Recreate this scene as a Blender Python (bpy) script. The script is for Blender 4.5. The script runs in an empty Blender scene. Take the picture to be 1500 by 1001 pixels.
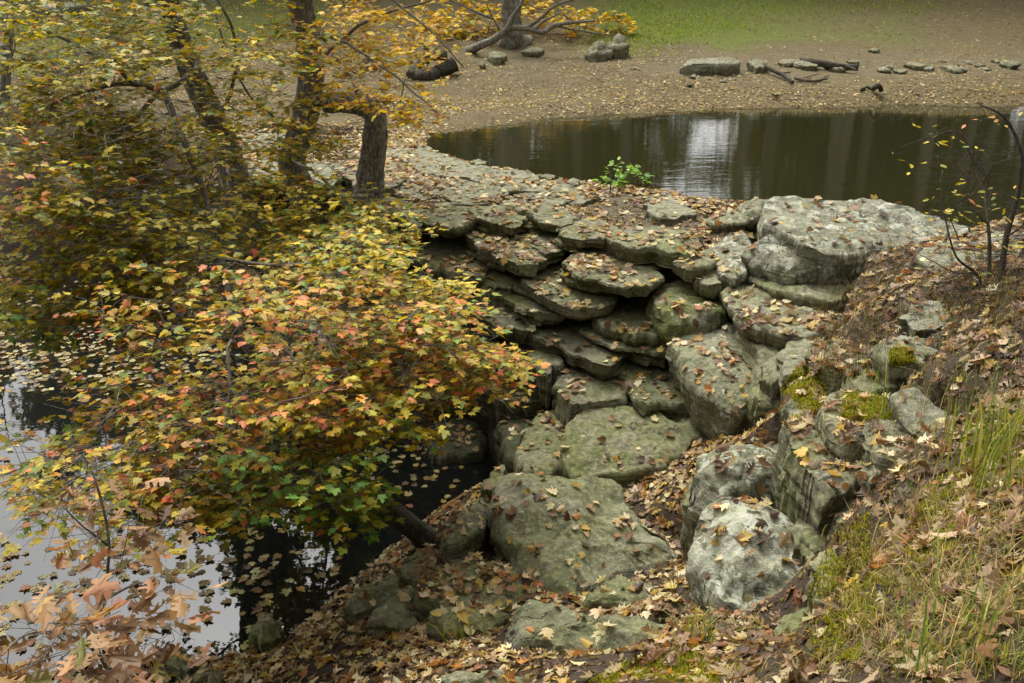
import bpy, bmesh, math, random
import numpy as np
from mathutils import Vector, Matrix
from mathutils.bvhtree import BVHTree

rng = np.random.default_rng(7)
random.seed(7)
SC = bpy.context.scene
COL = SC.collection

# ------------------------------------------------------------------ camera
CAM = np.array([0.0, 0.0, 2.5]); PITCH = math.radians(22.0); FPX = 1400.0
cam_d = bpy.data.cameras.new('camera'); cam = bpy.data.objects.new('camera', cam_d); COL.objects.link(cam)
cam.location = CAM; cam.rotation_euler = (math.pi/2 - PITCH, 0, 0)
cam_d.sensor_width = 36.0; cam_d.lens = FPX/1500*36.0; cam_d.clip_start = .05; cam_d.clip_end = 3000
SC.camera = cam
# ------------------------------------------------------------------ sky, sun, exposure (soft overcast light)
SUN_EL, SUN_ROT = math.radians(56), math.radians(340)
w = bpy.data.worlds.new('World'); SC.world = w; w.use_nodes = True
nt = w.node_tree; nt.nodes.clear()
sky = nt.nodes.new('ShaderNodeTexSky'); sky.sky_type = 'NISHITA'; sky.sun_disc = False
sky.sun_elevation = SUN_EL; sky.sun_rotation = SUN_ROT; sky.dust_density = 6.0; sky.air_density = 1.6; sky.ozone_density = 1.0
hs = nt.nodes.new('ShaderNodeHueSaturation'); hs.inputs['Saturation'].default_value = .07
bg = nt.nodes.new('ShaderNodeBackground'); bg.inputs['Strength'].default_value = .15
wo = nt.nodes.new('ShaderNodeOutputWorld')
nt.links.new(sky.outputs[0], hs.inputs['Color']); nt.links.new(hs.outputs[0], bg.inputs['Color']); nt.links.new(bg.outputs[0], wo.inputs['Surface'])
sun_d = bpy.data.lights.new('sun', 'SUN'); sun_d.energy = 1.2; sun_d.angle = math.radians(24); sun_d.color = (1, .97, .9)
sun = bpy.data.objects.new('sun', sun_d); COL.objects.link(sun)
# sky's sun_rotation is measured clockwise from +Y seen from above
sd = Vector((math.sin(SUN_ROT)*math.cos(SUN_EL), math.cos(SUN_ROT)*math.cos(SUN_EL), math.sin(SUN_EL)))
sun.rotation_euler = (-sd).to_track_quat('-Z', 'Y').to_euler()
vs = SC.view_settings
vs.view_transform = 'Standard'; vs.look = 'None'; vs.exposure = 1.28; vs.gamma = 1.0; vs.use_curve_mapping = False
SC.cycles.use_denoising = True
SC.cycles.max_bounces = 6; SC.cycles.transparent_max_bounces = 4
SC.cycles.caustics_reflective = False; SC.cycles.caustics_refractive = False

# ------------------------------------------------------------------ pixel <-> place helpers
cp, sp = math.cos(PITCH), math.sin(PITCH)
def ray(px, py):
    u = (px-750)/FPX; v = (500.5-py)/FPX
    return np.array([u, cp + sp*v, -sp + cp*v])
def P(px, py, z):                    # where the ray meets the level z
    d = ray(px, py); t = (z-CAM[2])/d[2]
    return CAM + d*t
def PD(px, py, d):                   # a point at depth d
    return CAM + ray(px, py)*d
def proj(p):
    q = np.atleast_2d(p) - CAM
    dep = q[:, 1]*cp - q[:, 2]*sp
    up = q[:, 1]*sp + q[:, 2]*cp
    dep = np.where(dep < .05, .05, dep)
    return 750 + FPX*q[:, 0]/dep, 500.5 - FPX*up/dep, dep

# ------------------------------------------------------------------ noise
def vnoise(p, seed=0):
    p = np.asarray(p, float); i = np.floor(p).astype(np.int64); f = p-i; u = f*f*f*(f*(f*6-15)+10)
    def h(ix, iy, iz):
        n = (ix*374761393 + iy*668265263 + iz*2147483647 + seed*1274126177) & 0xffffffff
        n = ((n ^ (n >> 13))*1274126177) & 0xffffffff
        n = ((n ^ (n >> 16))*2246822519) & 0xffffffff
        return ((n ^ (n >> 15)) & 0xffff)/32767.5 - 1
    r = 0
    for a in (0, 1):
        for b in (0, 1):
            for c in (0, 1):
                wgt = (u[:, 0] if a else 1-u[:, 0])*(u[:, 1] if b else 1-u[:, 1])*(u[:, 2] if c else 1-u[:, 2])
                r = r + wgt*h(i[:, 0]+a, i[:, 1]+b, i[:, 2]+c)
    return r
def fbm(p, seed=0, octs=4, gain=.5):
    a, s, r = 1.0, 1.0, 0
    for k in range(octs):
        r = r + a*vnoise(p*s + 17.3*k, seed+k); a *= gain; s *= 2.03
    return r

# ------------------------------------------------------------------ mesh helpers
def mesh_np(name, verts, loops, starts, totals, mat=None, col=None, smooth=True):
    me = bpy.data.meshes.new(name)
    me.vertices.add(len(verts)); me.vertices.foreach_set('co', np.asarray(verts, np.float32).ravel())
    me.loops.add(len(loops)); me.loops.foreach_set('vertex_index', np.asarray(loops, np.int32))
    me.polygons.add(len(starts)); me.polygons.foreach_set('loop_start', np.asarray(starts, np.int32))
    me.polygons.foreach_set('loop_total', np.asarray(totals, np.int32))
    me.update(calc_edges=True); me.validate()
    if smooth: me.polygons.foreach_set('use_smooth', np.ones(len(me.polygons), bool))
    if col is not None:
        a = me.color_attributes.new('Col', 'FLOAT_COLOR', 'POINT')
        c4 = np.ones((len(verts), 4), np.float32); c4[:, :3] = col
        a.data.foreach_set('color', c4.ravel())
    if mat: me.materials.append(mat)
    return me
def mesh_faces(name, verts, faces, mat=None, col=None, smooth=True):
    tot = np.array([len(f) for f in faces], np.int32); st = np.concatenate([[0], np.cumsum(tot)[:-1]]) if len(tot) else tot
    return mesh_np(name, verts, np.concatenate([np.asarray(f) for f in faces]), st, tot, mat, col, smooth)
def mesh_quads(name, verts, q, mat=None, col=None, smooth=True):
    q = np.asarray(q, np.int32)
    n, k = q.shape
    return mesh_np(name, verts, q.ravel(), np.arange(n)*k, np.full(n, k), mat, col, smooth)
def link(name, me, parent=None, loc=(0, 0, 0)):
    o = bpy.data.objects.new(name, me); COL.objects.link(o); o.location = loc
    if parent: o.parent = parent
    return o
def empty(name, loc):
    o = bpy.data.objects.new(name, None); COL.objects.link(o); o.location = loc; o.empty_display_size = .2
    return o
def tag(o, label=None, cat=None, group=None, kind=None):
    if label: o['label'] = label
    if cat: o['category'] = cat
    if group: o['group'] = group
    if kind: o['kind'] = kind
    return o
def srgb(r, g, b):
    c = np.array([r, g, b])/255.0
    return np.where(c <= .04045, c/12.92, ((c+.055)/1.055)**2.4)

# ------------------------------------------------------------------ materials
class NT:
    def __init__(s, name):
        s.m = bpy.data.materials.new(name); s.m.use_nodes = True; s.t = s.m.node_tree; s.t.nodes.clear()
        s.out = s.n('ShaderNodeOutputMaterial')
    def n(s, typ, ins=None, **kw):
        nd = s.t.nodes.new(typ)
        for k, v in kw.items(): setattr(nd, k, v)
        for k, v in (ins or {}).items():
            if hasattr(v, 'is_output') or isinstance(v, bpy.types.NodeSocket): s.t.links.new(v, nd.inputs[k])
            else: nd.inputs[k].default_value = v
        return nd
    def noise(s, vec, scale, detail=4, rough=.55, dist=0):
        return s.n('ShaderNodeTexNoise', {'Vector': vec, 'Scale': scale, 'Detail': detail, 'Roughness': rough, 'Distortion': dist}).outputs[0]
    def ramp(s, fac, lo, hi, a=0.0, b=1.0):
        return s.n('ShaderNodeMapRange', {0: fac, 1: lo, 2: hi, 3: a, 4: b}, interpolation_type='SMOOTHSTEP').outputs[0]
    def mix(s, fac, a, b, mode='MIX'):
        nd = s.t.nodes.new('ShaderNodeMix'); nd.data_type = 'RGBA'; nd.blend_type = mode
        for k, v in ((0, fac), (6, a), (7, b)):
            if isinstance(v, bpy.types.NodeSocket): s.t.links.new(v, nd.inputs[k])
            elif k == 0: nd.inputs[0].default_value = v
            else: nd.inputs[k].default_value = (*v, 1) if len(v) == 3 else v
        return nd.outputs[2]
    def math(s, op, a, b=0.0):
        return s.n('ShaderNodeMath', {0: a, 1: b}, operation=op).outputs[0]
    def attr(s, name, typ='GEOMETRY'):
        return s.n('ShaderNodeAttribute', attribute_name=name, attribute_type=typ)
    def fin(s, **ins):
        b = s.n('ShaderNodeBsdfPrincipled', {k.replace('_', ' '): v for k, v in ins.items()})
        s.t.links.new(b.outputs[0], s.out.inputs[0]); return s.m

def rock_material():
    k = NT('weathered_sandstone')
    geo = k.n('ShaderNodeNewGeometry'); pos = geo.outputs['Position']
    nrm = k.n('ShaderNodeSeparateXYZ', {0: geo.outputs['Normal']}).outputs[2]
    moss = k.attr('moss', 'OBJECT').outputs['Fac']; lich = k.attr('lichen', 'OBJECT').outputs['Fac']; tone = k.attr('tone', 'OBJECT').outputs['Fac']
    big = k.noise(pos, 2.2, 5, .6, .4); mid = k.noise(pos, 9, 6, .65, .3); sm = k.noise(pos, 28, 5, .65); fine = k.noise(pos, 85, 5, .7); grain = k.noise(pos, 300, 3, .7)
    c = k.mix(k.ramp(big, .32, .68), (.15, .145, .072), (.25, .238, .13))
    c = k.mix(k.ramp(mid, .42, .68, 0, .85), c, (.085, .072, .042))
    c = k.mix(k.math('MULTIPLY', tone, .8), c, k.mix(k.ramp(mid, .35, .68), (.245, .248, .19), (.10, .10, .074)))
    c = k.mix(k.ramp(sm, .47, .62, 0, .6), c, (.34, .31, .21))
    c = k.mix(k.ramp(fine, .52, .68, 0, .6), c, (.055, .046, .03))
    c = k.mix(k.ramp(grain, .55, .7, 0, .6), c, (.03, .026, .018))
    mp = k.n('ShaderNodeMapping', {'Vector': pos, 'Scale': (1.5, 1.5, 38)}).outputs[0]
    st = k.noise(mp, 1.0, 4, .6, .3)
    side = k.ramp(nrm, .75, .35)
    c = k.mix(k.math('MULTIPLY', k.ramp(st, .50, .62, 0, .7), side), c, (.06, .05, .03))
    mf = k.math('MULTIPLY', k.ramp(k.noise(pos, 2.7, 6, .68, .6), .36, .58), moss)
    c = k.mix(k.math('MULTIPLY', mf, .9), c, k.mix(k.ramp(sm, .35, .65), (.058, .074, .012), (.165, .178, .04)))
    c = k.mix(k.ramp(k.noise(pos, 5.3, 7, .72, .8), .54, .68, 0, .75), c, (.04, .037, .025))
    lv = k.noise(pos, 7.5, 8, .74, .6)
    lt = k.math('SUBTRACT', .80, k.math('MULTIPLY', lich, .34))
    lf = k.ramp(k.math('SUBTRACT', lv, lt), 0.0, .03)
    lf = k.math('MULTIPLY', lf, k.ramp(k.noise(pos, 60, 5, .72), .30, .43))
    c = k.mix(k.math('MULTIPLY', lf, .92), c, k.mix(k.ramp(mid, .4, .6), (.34, .355, .235), (.45, .445, .35)))
    vo = k.n('ShaderNodeTexVoronoi', {'Vector': pos, 'Scale': 9.0, 'Randomness': 1.0})
    sp_ = k.ramp(k.math('ADD', vo.outputs['Distance'], k.math('MULTIPLY', k.noise(pos, 45, 4), .2)), .30, .22)
    sel = k.ramp(k.n('ShaderNodeSeparateColor', {0: vo.outputs['Color']}).outputs[0], .78, .80)
    c = k.mix(k.math('MULTIPLY', k.math('MULTIPLY', sp_, sel), .75), c, (.36, .37, .23))
    vo2 = k.n('ShaderNodeTexVoronoi', {'Vector': pos, 'Scale': 24.0, 'Randomness': 1.0})
    sp2 = k.ramp(k.math('ADD', vo2.outputs['Distance'], k.math('MULTIPLY', k.noise(pos, 110, 3), .25)), .36, .26)
    sel2 = k.math('MULTIPLY', k.ramp(k.n('ShaderNodeSeparateColor', {0: vo2.outputs['Color']}).outputs[1], .62, .64), k.ramp(k.noise(pos, 2.4, 3), .46, .6))
    c = k.mix(k.math('MULTIPLY', k.math('MULTIPLY', sp2, sel2), .7), c, (.36, .385, .24))
    # hairline cracks
    wp = k.n('ShaderNodeVectorMath', {0: pos, 1: k.n('ShaderNodeVectorMath', {0: k.n('ShaderNodeTexNoise', {'Vector': pos, 'Scale': 6.0, 'Detail': 4.0}).outputs[1], 'Scale': .22}, operation='SCALE').outputs[0]}, operation='ADD').outputs[0]
    ve = k.n('ShaderNodeTexVoronoi', {'Vector': wp, 'Scale': 3.3}, feature='DISTANCE_TO_EDGE').outputs['Distance']
    crk = k.math('MULTIPLY', k.ramp(ve, .014, .004), k.ramp(k.noise(pos, 1.7, 2), .58, .64))
    c = k.mix(k.math('MULTIPLY', crk, .85), c, (.02, .017, .012))
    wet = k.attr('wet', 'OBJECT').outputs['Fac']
    c = k.mix(wet, c, k.mix(1.0, c, (.3, .3, .28), 'MULTIPLY'))  # darkens damp lower courses; on cavity stones it paints the shade into the colour
    hgt = k.math('ADD', k.math('MULTIPLY', mid, .34), k.math('ADD', k.math('MULTIPLY', sm, .42), k.math('ADD', k.math('MULTIPLY', fine, .34), k.math('MULTIPLY', grain, .14))))
    hgt = k.math('ADD', hgt, k.math('MULTIPLY', lf, .10))
    hgt = k.math('ADD', hgt, k.math('MULTIPLY', k.math('MULTIPLY', st, side), .75))
    hgt = k.math('SUBTRACT', hgt, k.math('MULTIPLY', crk, .5))
    bp = k.n('ShaderNodeBump', {'Strength': 1.0, 'Distance': .04, 'Height': hgt}).outputs[0]
    return k.fin(Base_Color=c, Roughness=k.ramp(mid, .2, .8, .72, .95), Normal=bp, Specular_IOR_Level=.35)

def ground_material():
    k = NT('earth')
    pos = k.n('ShaderNodeNewGeometry').outputs['Position']
    base = k.attr('Col').outputs['Color']
    n1 = k.noise(pos, 5, 6, .7); n2 = k.noise(pos, 60, 5, .75)
    c = k.mix(k.ramp(n1, .3, .75, 0, .7), base, k.mix(1.0, base, (.5, .48, .42), 'MULTIPLY'))
    c = k.mix(k.ramp(n2, .5, .75, 0, .6), c, k.mix(1.0, base, (1.7, 1.6, 1.4), 'MULTIPLY'))
    c = k.mix(k.ramp(n2, .45, .3, 0, .8), c, (.02, .016, .01))
    bp = k.n('ShaderNodeBump', {'Strength': 1.0, 'Distance': .06, 'Height': k.math('ADD', n1, k.math('ADD', k.math('MULTIPLY', n2, .5), k.math('MULTIPLY', k.noise(pos, 22, 4, .7), .7)))}).outputs[0]
    return k.fin(Base_Color=c, Roughness=.95, Normal=bp, Specular_IOR_Level=.2)

def water_material(name, col, rip, rscale, rough, spec=.5):
    k = NT(name)
    pos = k.n('ShaderNodeNewGeometry').outputs['Position']
    mp = k.n('ShaderNodeMapping', {'Vector': pos, 'Scale': rscale}).outputs[0]
    h = k.math('ADD', k.noise(mp, 1.0, 3, .5), k.math('MULTIPLY', k.noise(mp, .23, 2, .5), 2.0))
    bp = k.n('ShaderNodeBump', {'Strength': 1.0, 'Distance': rip, 'Height': h}).outputs[0]
    return k.fin(Base_Color=(*col, 1), Roughness=rough, IOR=1.333, Normal=bp, Specular_IOR_Level=spec)

def leaf_material(name, source):
    k = NT(name)
    pos = k.n('ShaderNodeNewGeometry').outputs['Position']
    base = k.attr('Col').outputs['Color'] if source == 'attr' else k.n('ShaderNodeObjectInfo').outputs['Color']
    n = k.noise(pos, 45, 4, .65); n2 = k.noise(pos, 240, 2, .6)
    c = k.mix(k.ramp(n, .45, .7, 0, .55), base, k.mix(1.0, base, (.78, .68, .5), 'MULTIPLY'))
    c = k.mix(k.ramp(n2, .58, .72, 0, .5), c, k.mix(1.0, base, (.6, .48, .34), 'MULTIPLY'))
    bp = k.n('ShaderNodeBump', {'Strength': .5, 'Distance': .006, 'Height': n}).outputs[0]
    p = k.n('ShaderNodeBsdfPrincipled', {'Base Color': c, 'Roughness': .55, 'Normal': bp, 'Specular IOR Level': .35})
    tr = k.n('ShaderNodeBsdfTranslucent', {'Color': k.mix(1.0, c, (1.15, 1.05, .7), 'MULTIPLY')})
    mx = k.n('ShaderNodeMixShader', {0: .4, 1: p.outputs[0], 2: tr.outputs[0]})
    k.t.links.new(mx.outputs[0], k.out.inputs[0]); return k.m

def bark_material(name, c1, c2, moss=.0, pale=.0):
    k = NT(name)
    pos = k.n('ShaderNodeNewGeometry').outputs['Position']
    mp = k.n('ShaderNodeMapping', {'Vector': pos, 'Scale': (1, 1, .22)}).outputs[0]
    n1 = k.noise(mp, 55, 5, .7, .5); n2 = k.noise(pos, 6, 4, .6); n3 = k.noise(pos, 160, 3, .7)
    c = k.mix(k.ramp(n1, .38, .62), c1, c2)
    c = k.mix(k.ramp(n3, .5, .7, 0, .4), c, (.05, .042, .03))
    c = k.mix(k.ramp(n2, .5, .62, 0, moss), c, (.075, .085, .025))
    c = k.mix(k.ramp(k.noise(pos, 14, 4, .7), .56, .66, 0, pale), c, (.33, .32, .28))
    bp = k.n('ShaderNodeBump', {'Strength': .9, 'Distance': .015, 'Height': k.math('ADD', n1, k.math('MULTIPLY', n3, .3))}).outputs[0]
    return k.fin(Base_Color=c, Roughness=.9, Normal=bp, Specular_IOR_Level=.2)

M_ROCK = rock_material(); M_GROUND = ground_material()
M_POND = water_material('pond_water', (.016, .016, .006), .0011, (5, 16, 1), .012)
M_POOL = water_material('still_water', (.006, .007, .006), .0003, (6, 9, 1), .012, .75)
M_LEAF = leaf_material('leaf_mixed', 'attr'); M_LEAFO = leaf_material('leaf_single', 'obj')
M_BARK = bark_material('furrowed_bark', (.06, .05, .036), (.29, .262, .205), .4, .6)
M_BARKD = bark_material('dark_bark', (.022, .018, .013), (.085, .074, .055), .35, .15)
M_TWIG = bark_material('twig_bark', (.085, .074, .058), (.20, .18, .145), .15, .35)
M_TWIGD = bark_material('dark_twig_bark', (.03, .024, .018), (.075, .062, .048), .1, .1)
M_WOOD = bark_material('old_wood', (.07, .055, .038), (.20, .17, .125), .2, .2)

# ------------------------------------------------------------------ rocks
ROCKS = []          # (object, leaf density, kind of litter)
BV, BF, BOFF = [], [], [0]
TERR_CTRL = []      # control points for the terrain
FOOT = []           # rock footprints (polygon xy, lowest top z)

def cr_resample(pts, n, tension=.5):
    pts = np.asarray(pts, float); m = len(pts); out = []
    for i in range(m):
        p0, p1, p2, p3 = pts[(i-1) % m], pts[i], pts[(i+1) % m], pts[(i+2) % m]
        for t in np.linspace(0, 1, 16, endpoint=False):
            c = .5*((2*p1)+(-p0+p2)*t+(2*p0-5*p1+4*p2-p3)*t*t+(-p0+3*p1-3*p2+p3)*t**3)
            out.append(c*tension + (p1*(1-t)+p2*t)*(1-tension))
    out = np.array(out); d = np.linalg.norm(np.diff(np.vstack([out, out[:1]]), axis=0), axis=1)
    s = np.concatenate([[0], np.cumsum(d)]); q = np.linspace(0, s[-1], n, endpoint=False)
    cl = np.vstack([out, out[:1]])
    return np.stack([np.interp(q, s, cl[:, k]) for k in range(cl.shape[1])], 1)

SEED = [100]
def rock_mesh(name, out, th, dome=.02, bev=.03, under=.05, strata=.015, rough=.02, chisel=0, jag=.015, tension=.3, bulge=0.0, res=4.0, lump=1.0, facets=0):
    """out: Nx3 world outline of the upper rim; the stone goes down th below it."""
    SEED[0] += 1; sd_ = SEED[0]; r = np.random.default_rng(sd_)
    out = np.asarray(out, float)
    c = out.mean(0); dep = proj(c)[2][0]
    per = np.linalg.norm(np.diff(np.vstack([out, out[:1]]), axis=0), axis=1).sum()
    sp_ = max(res*dep/FPX, per/300)
    n = int(np.clip(per/sp_, 40, 300))
    rim = cr_resample(out, n, tension)
    c = rim.mean(0)
    size = math.sqrt(max(1e-4, (rim[:, 0].max()-rim[:, 0].min())*(rim[:, 1].max()-rim[:, 1].min())))
    dirv = rim[:, :2]-c[:2]; rad = np.linalg.norm(dirv, axis=1); dirn = dirv/np.maximum(rad, 1e-6)[:, None]
    j = fbm(np.c_[rim[:, :2]*5/max(size, .25), np.zeros(n)], sd_, 5, .62)*jag*2.0
    # broken corners
    rim0, rad0 = rim.copy(), rad.copy()
    rim[:, :2] += dirn*j[:, None]; rad = rad + j
    nt_ = int(np.clip(rad.mean()/sp_, 8, 60)); nb = 4; ns = int(np.clip(th/sp_, 6, 40))
    rings = []
    rim_z = np.convolve(np.r_[rim[-9:, 2], rim[:, 2], rim[:9, 2]], np.ones(19)/19, 'valid')
    bev_ = min(bev, .45*th, .35*rad.min())
    for s in np.linspace(0, 1, nt_+1)[1:]:
        w5 = s**5; rm = rim0*(1-w5)+rim*w5; rd = rad0*(1-w5)+rad*w5
        rr = s*(rd-bev_)/rd
        p = c + (rm-c)*rr[:, None]
        zr = rim[:, 2]*w5 + rim_z*(1-w5)
        p[:, 2] = c[2]*(1-s**1.5) + zr*s**1.5 + dome*(1-s*s)
        rings.append(p)
    for a in np.linspace(0, math.pi/2, nb+1)[1:]:
        p = rim.copy(); off = -bev_*(1-math.sin(a)); p[:, :2] += dirn*off; p[:, 2] -= bev_*(1-math.cos(a)); rings.append(p)
    for t in np.linspace(0, 1, ns+1)[1:]:
        p = rim.copy(); p[:, 2] -= bev_ + (th-bev_)*t
        off = -under*t**1.3 + bulge*math.sin(math.pi*min(1, t*1.05))
        zz = p[:, 2]*1.0
        q = np.c_[rim[:, :2]*1.6, zz*0+sd_]
        warp = vnoise(q, sd_+3)*.03
        lay = vnoise(np.c_[np.zeros(n)+sd_*.37, np.zeros(n), (zz+warp)*(1/.035)], sd_+5)
        lay = np.sign(lay)*np.abs(lay)**.6
        offv = off + strata*lay*(.5+.5*vnoise(np.c_[rim[:, :2]*4, zz*6], sd_+6))
        offv = np.maximum(offv, -.8*rad)
        p[:, :2] += dirn*offv[:, None] if np.ndim(offv) else dirn*offv
        rings.append(p)
    V = np.vstack([c[None]+np.array([[0, 0, dome]])] + rings)
    nr = len(rings); idx = 1+np.arange(nr*n).reshape(nr, n)
    quads = np.stack([idx[:-1], idx[1:], np.roll(idx[1:], -1, 1), np.roll(idx[:-1], -1, 1)], -1).reshape(-1, 4)
    tri = np.stack([np.zeros(n, int), idx[0], np.roll(idx[0], -1)], -1)
    # orientation: make the top face up
    a, b, d = V[tri[0]]; flip = np.cross(b-a, d-a)[2] < 0
    bot = len(V); V = np.vstack([V, (rings[-1].mean(0))[None]])
    btri = np.stack([np.full(n, bot), np.roll(idx[-1], -1), idx[-1]], -1)
    if flip: quads = quads[:, ::-1]; tri = tri[:, ::-1]; btri = btri[:, ::-1]
    # chisel facets
    if chisel:
        cc = c - np.array([0, 0, th*.45]); ext = np.array([rad.mean(), rad.mean(), th*.55+dome])
        for k in range(chisel):
            az = r.uniform(0, 2*math.pi); el = r.uniform(-.15, 1.0)
            nn = np.array([math.cos(az)*math.cos(el), math.sin(az)*math.cos(el), math.sin(el)])
            dd = (V-cc) @ nn; h = dd.max()*r.uniform(.78, .95)
            ex = np.maximum(dd-h, 0); V = V - nn*(ex*.93)[:, None]
    if facets:
        cc = c - np.array([0, 0, th*.5])
        for k in range(facets):
            az = r.uniform(0, 2*math.pi); el = r.uniform(-.35, .3)
            nn = np.array([math.cos(az)*math.cos(el), math.sin(az)*math.cos(el), math.sin(el)])
            dd = (V-cc) @ nn; h = dd.max()*r.uniform(.86, .97)
            V = V - nn*(np.maximum(dd-h, 0)*.95)[:, None]
    # normals
    def normals(V):
        N = np.zeros_like(V)
        f = np.cross(V[quads[:, 2]]-V[quads[:, 0]], V[quads[:, 3]]-V[quads[:, 1]])
        for k in range(4): np.add.at(N, quads[:, k], f)
        f = np.cross(V[tri[:, 1]]-V[tri[:, 0]], V[tri[:, 2]]-V[tri[:, 0]]); np.add.at(N, tri[:, 0], f)
        N[bot] = (0, 0, -1)
        return N/np.maximum(np.linalg.norm(N, axis=1), 1e-9)[:, None]
    N = normals(V)
    L = max(size, .2)
    d = fbm(V*(1.7/L), sd_+11, 3, .42)*rough*lump
    d += (np.abs(fbm(V*(4.2/L), sd_+21, 3, .5)))*-rough*.55
    d += fbm(V*11, sd_+31, 3, .6)*min(rough*.35, .009)
    # shallow spalled steps on the bedding face
    stp = fbm(np.c_[V[:, :2]*(2.6/L), np.zeros(len(V))], sd_+41, 4, .5)
    stp = np.clip((stp-.12)*9, 0, 1)*.012*min(1, L) + np.clip((stp+.35)*10, 0, 1)*.008*min(1, L)
    V = V + N*d[:, None]; V[:, 2] += stp*np.clip(N[:, 2], 0, 1)
    V[bot] = V[idx[-1]].mean(0)
    loops = np.concatenate([quads.ravel(), tri.ravel(), btri.ravel()])
    tot = np.concatenate([np.full(len(quads), 4), np.full(len(tri), 3), np.full(len(btri), 3)])
    st = np.concatenate([[0], np.cumsum(tot)[:-1]])
    loc = np.array([c[0], c[1], c[2]-th])
    # collect for litter rays (coarse: only upper rings)
    o = BOFF[0]; BV.append(V); BF.append(np.vstack([quads[:, [0, 1, 2]], quads[:, [0, 2, 3]], tri])+o); BOFF[0] += len(V)
    me = mesh_np(name, V-loc, loops, st, tot, M_ROCK)
    me.set_sharp_from_angle(angle=math.radians(38))
    return me, loc, rim

SHIM = []
def rock(name, label, cat, z, outline, th, leaf=.2, moss=.5, lichen=.3, tone=.3, tilt=(0, 0), sink=None, group=None, foot=True, litter='maple', wet=0.0, **kw):
    pts = []
    flat = [P(p[0], p[1], p[2] if len(p) > 2 else z) for p in outline]
    cc = np.mean(flat, 0)
    for p, f in zip(outline, flat):
        if len(p) > 2 or tilt == (0, 0): pts.append(f); continue
        d = ray(p[0], p[1]); gx, gy = tilt
        t = (z - gx*cc[0] - gy*cc[1] - CAM[2])/(d[2]-gx*d[0]-gy*d[1]); pts.append(CAM+d*t)
    me, loc, rim = rock_mesh(name, pts, th, **kw)
    o = link(name, me, None, loc); tag(o, label, cat, group)
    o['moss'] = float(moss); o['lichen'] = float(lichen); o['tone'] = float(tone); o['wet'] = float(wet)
    ROCKS.append((o, leaf, litter))
    c = rim.mean(0); s = th*.7 if sink is None else sink
    if foot:
        TERR_CTRL.append((c[0], c[1], c[2]-s)); FOOT.append((rim[:, :2], rim[:, 2].min()-.05-bool(th > .12)*.03))
    ROCKLEAF.append((rim[:, :2], leaf)); ROCKID[o.name] = o
    return o
ROCKLEAF = []; ROCKID = {}
#ROCKS_HERE
# ---- big grey boulder by the pond and its neighbours
rock('boulder', 'big broad flat topped grey boulder with lichen at the pond edge', 'boulder', .38,
     [(1112,318,.36),(1116,303,.42),(1135,291,.46),(1180,289,.46),(1260,293,.44),(1340,307,.40),(1430,332,.30),(1425,350,.26),(1370,362,.24),(1290,372,.22),(1235,380,.22),(1180,366,.28),(1136,346,.33)],
     .38, leaf=.07, moss=.25, lichen=.84, tone=.85, dome=.02, bev=.03, under=.06, strata=.035, rough=.03, jag=.03, chisel=5, facets=6, res=2.8, litter='oak')
rock('boulder', 'fractured grey front block of the big boulder with sharp facets above the ledge slab', 'boulder', .2,
     [(1088,364,.17),(1102,336,.33),(1124,322,.40),(1168,330,.37),(1215,352,.28),(1248,378,.2),(1228,402,.1),(1182,412,.06),(1134,404,.06),(1098,386,.1)],
     .22, leaf=.03, moss=.3, lichen=.78, tone=.8, dome=.05, bev=.015, under=.1, strata=.03, rough=.018, jag=.03, tension=.1, chisel=22, facets=5, res=2.4)
rock('flat_rock', 'brown mossy layer of stone directly under the big pale grey boulder', 'slab', -.03,
     [(1088,380),(1100,362),(1190,362),(1260,385),(1262,425),(1225,440),(1185,437),(1135,424),(1098,408)], .22, leaf=.02, moss=.55, lichen=.35, tone=.1, rough=.025, jag=.02)
rock('flat_rock', 'smooth olive ledge slab jutting out below the big grey boulder', 'slab', -.12,
     [(1052,428),(1070,418),(1110,416),(1150,432),(1200,440),(1240,462),(1225,490),(1188,494),(1152,492),(1108,484),(1078,466)], .14, leaf=.28, moss=.45, lichen=.42, tone=.25, bev=.04, under=.06, rough=.02, litter='oak')
rock('rock', 'upright brown cracked stone supporting the ledge below the big grey boulder', 'rock', -.28,
     [(1078,474),(1110,480),(1160,492),(1172,520),(1150,545),(1112,545),(1090,512)], .62, leaf=.0, moss=.25, lichen=.2, tone=0, chisel=9, strata=.05, under=.03, rough=.035)
rock('rock', 'small angular block wedged at the foot of the mossy bank', 'rock', -.24,
     [(1114,527),(1132,512),(1158,520),(1172,540),(1150,555),(1122,548)], .22, leaf=.02, moss=.5, lichen=.3, tone=.3, chisel=11, rough=.02)
rock('rock', 'dark rough stone at the base of the mossy bank under the small angular block', 'rock', -.42,
     [(1100,568),(1118,550),(1160,556),(1172,580),(1150,596),(1108,592)], .4, leaf=.05, moss=.7, lichen=.2, tone=.1, chisel=9, rough=.03)
rock('rock', 'low pale stone between the pond and the left end of the big grey boulder', 'rock', .17,
     [(1084,300),(1100,292),(1128,292),(1120,312),(1092,315)], .2, leaf=.05, moss=.3, lichen=.7, tone=.6, rough=.03, chisel=7)
rock('flat_rock', 'thin dark edged stone lying by the pond beside the low pale stone', 'slab', .12,
     [(1032,322),(1046,314),(1075,311),(1108,308),(1106,322),(1076,327),(1044,331)], .1, leaf=.1, moss=.3, lichen=.6, tone=.4, rough=.02)
rock('flat_rock', 'pale lichen slab leaning against the left foot of the big grey boulder', 'slab', .05,
     [(1040,372),(1052,352),(1092,344),(1112,360),(1105,392),(1078,412),(1056,402)], .17, leaf=.1, moss=.3, lichen=.85, tone=.6, tilt=(.08, .1), rough=.025, jag=.02)
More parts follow.
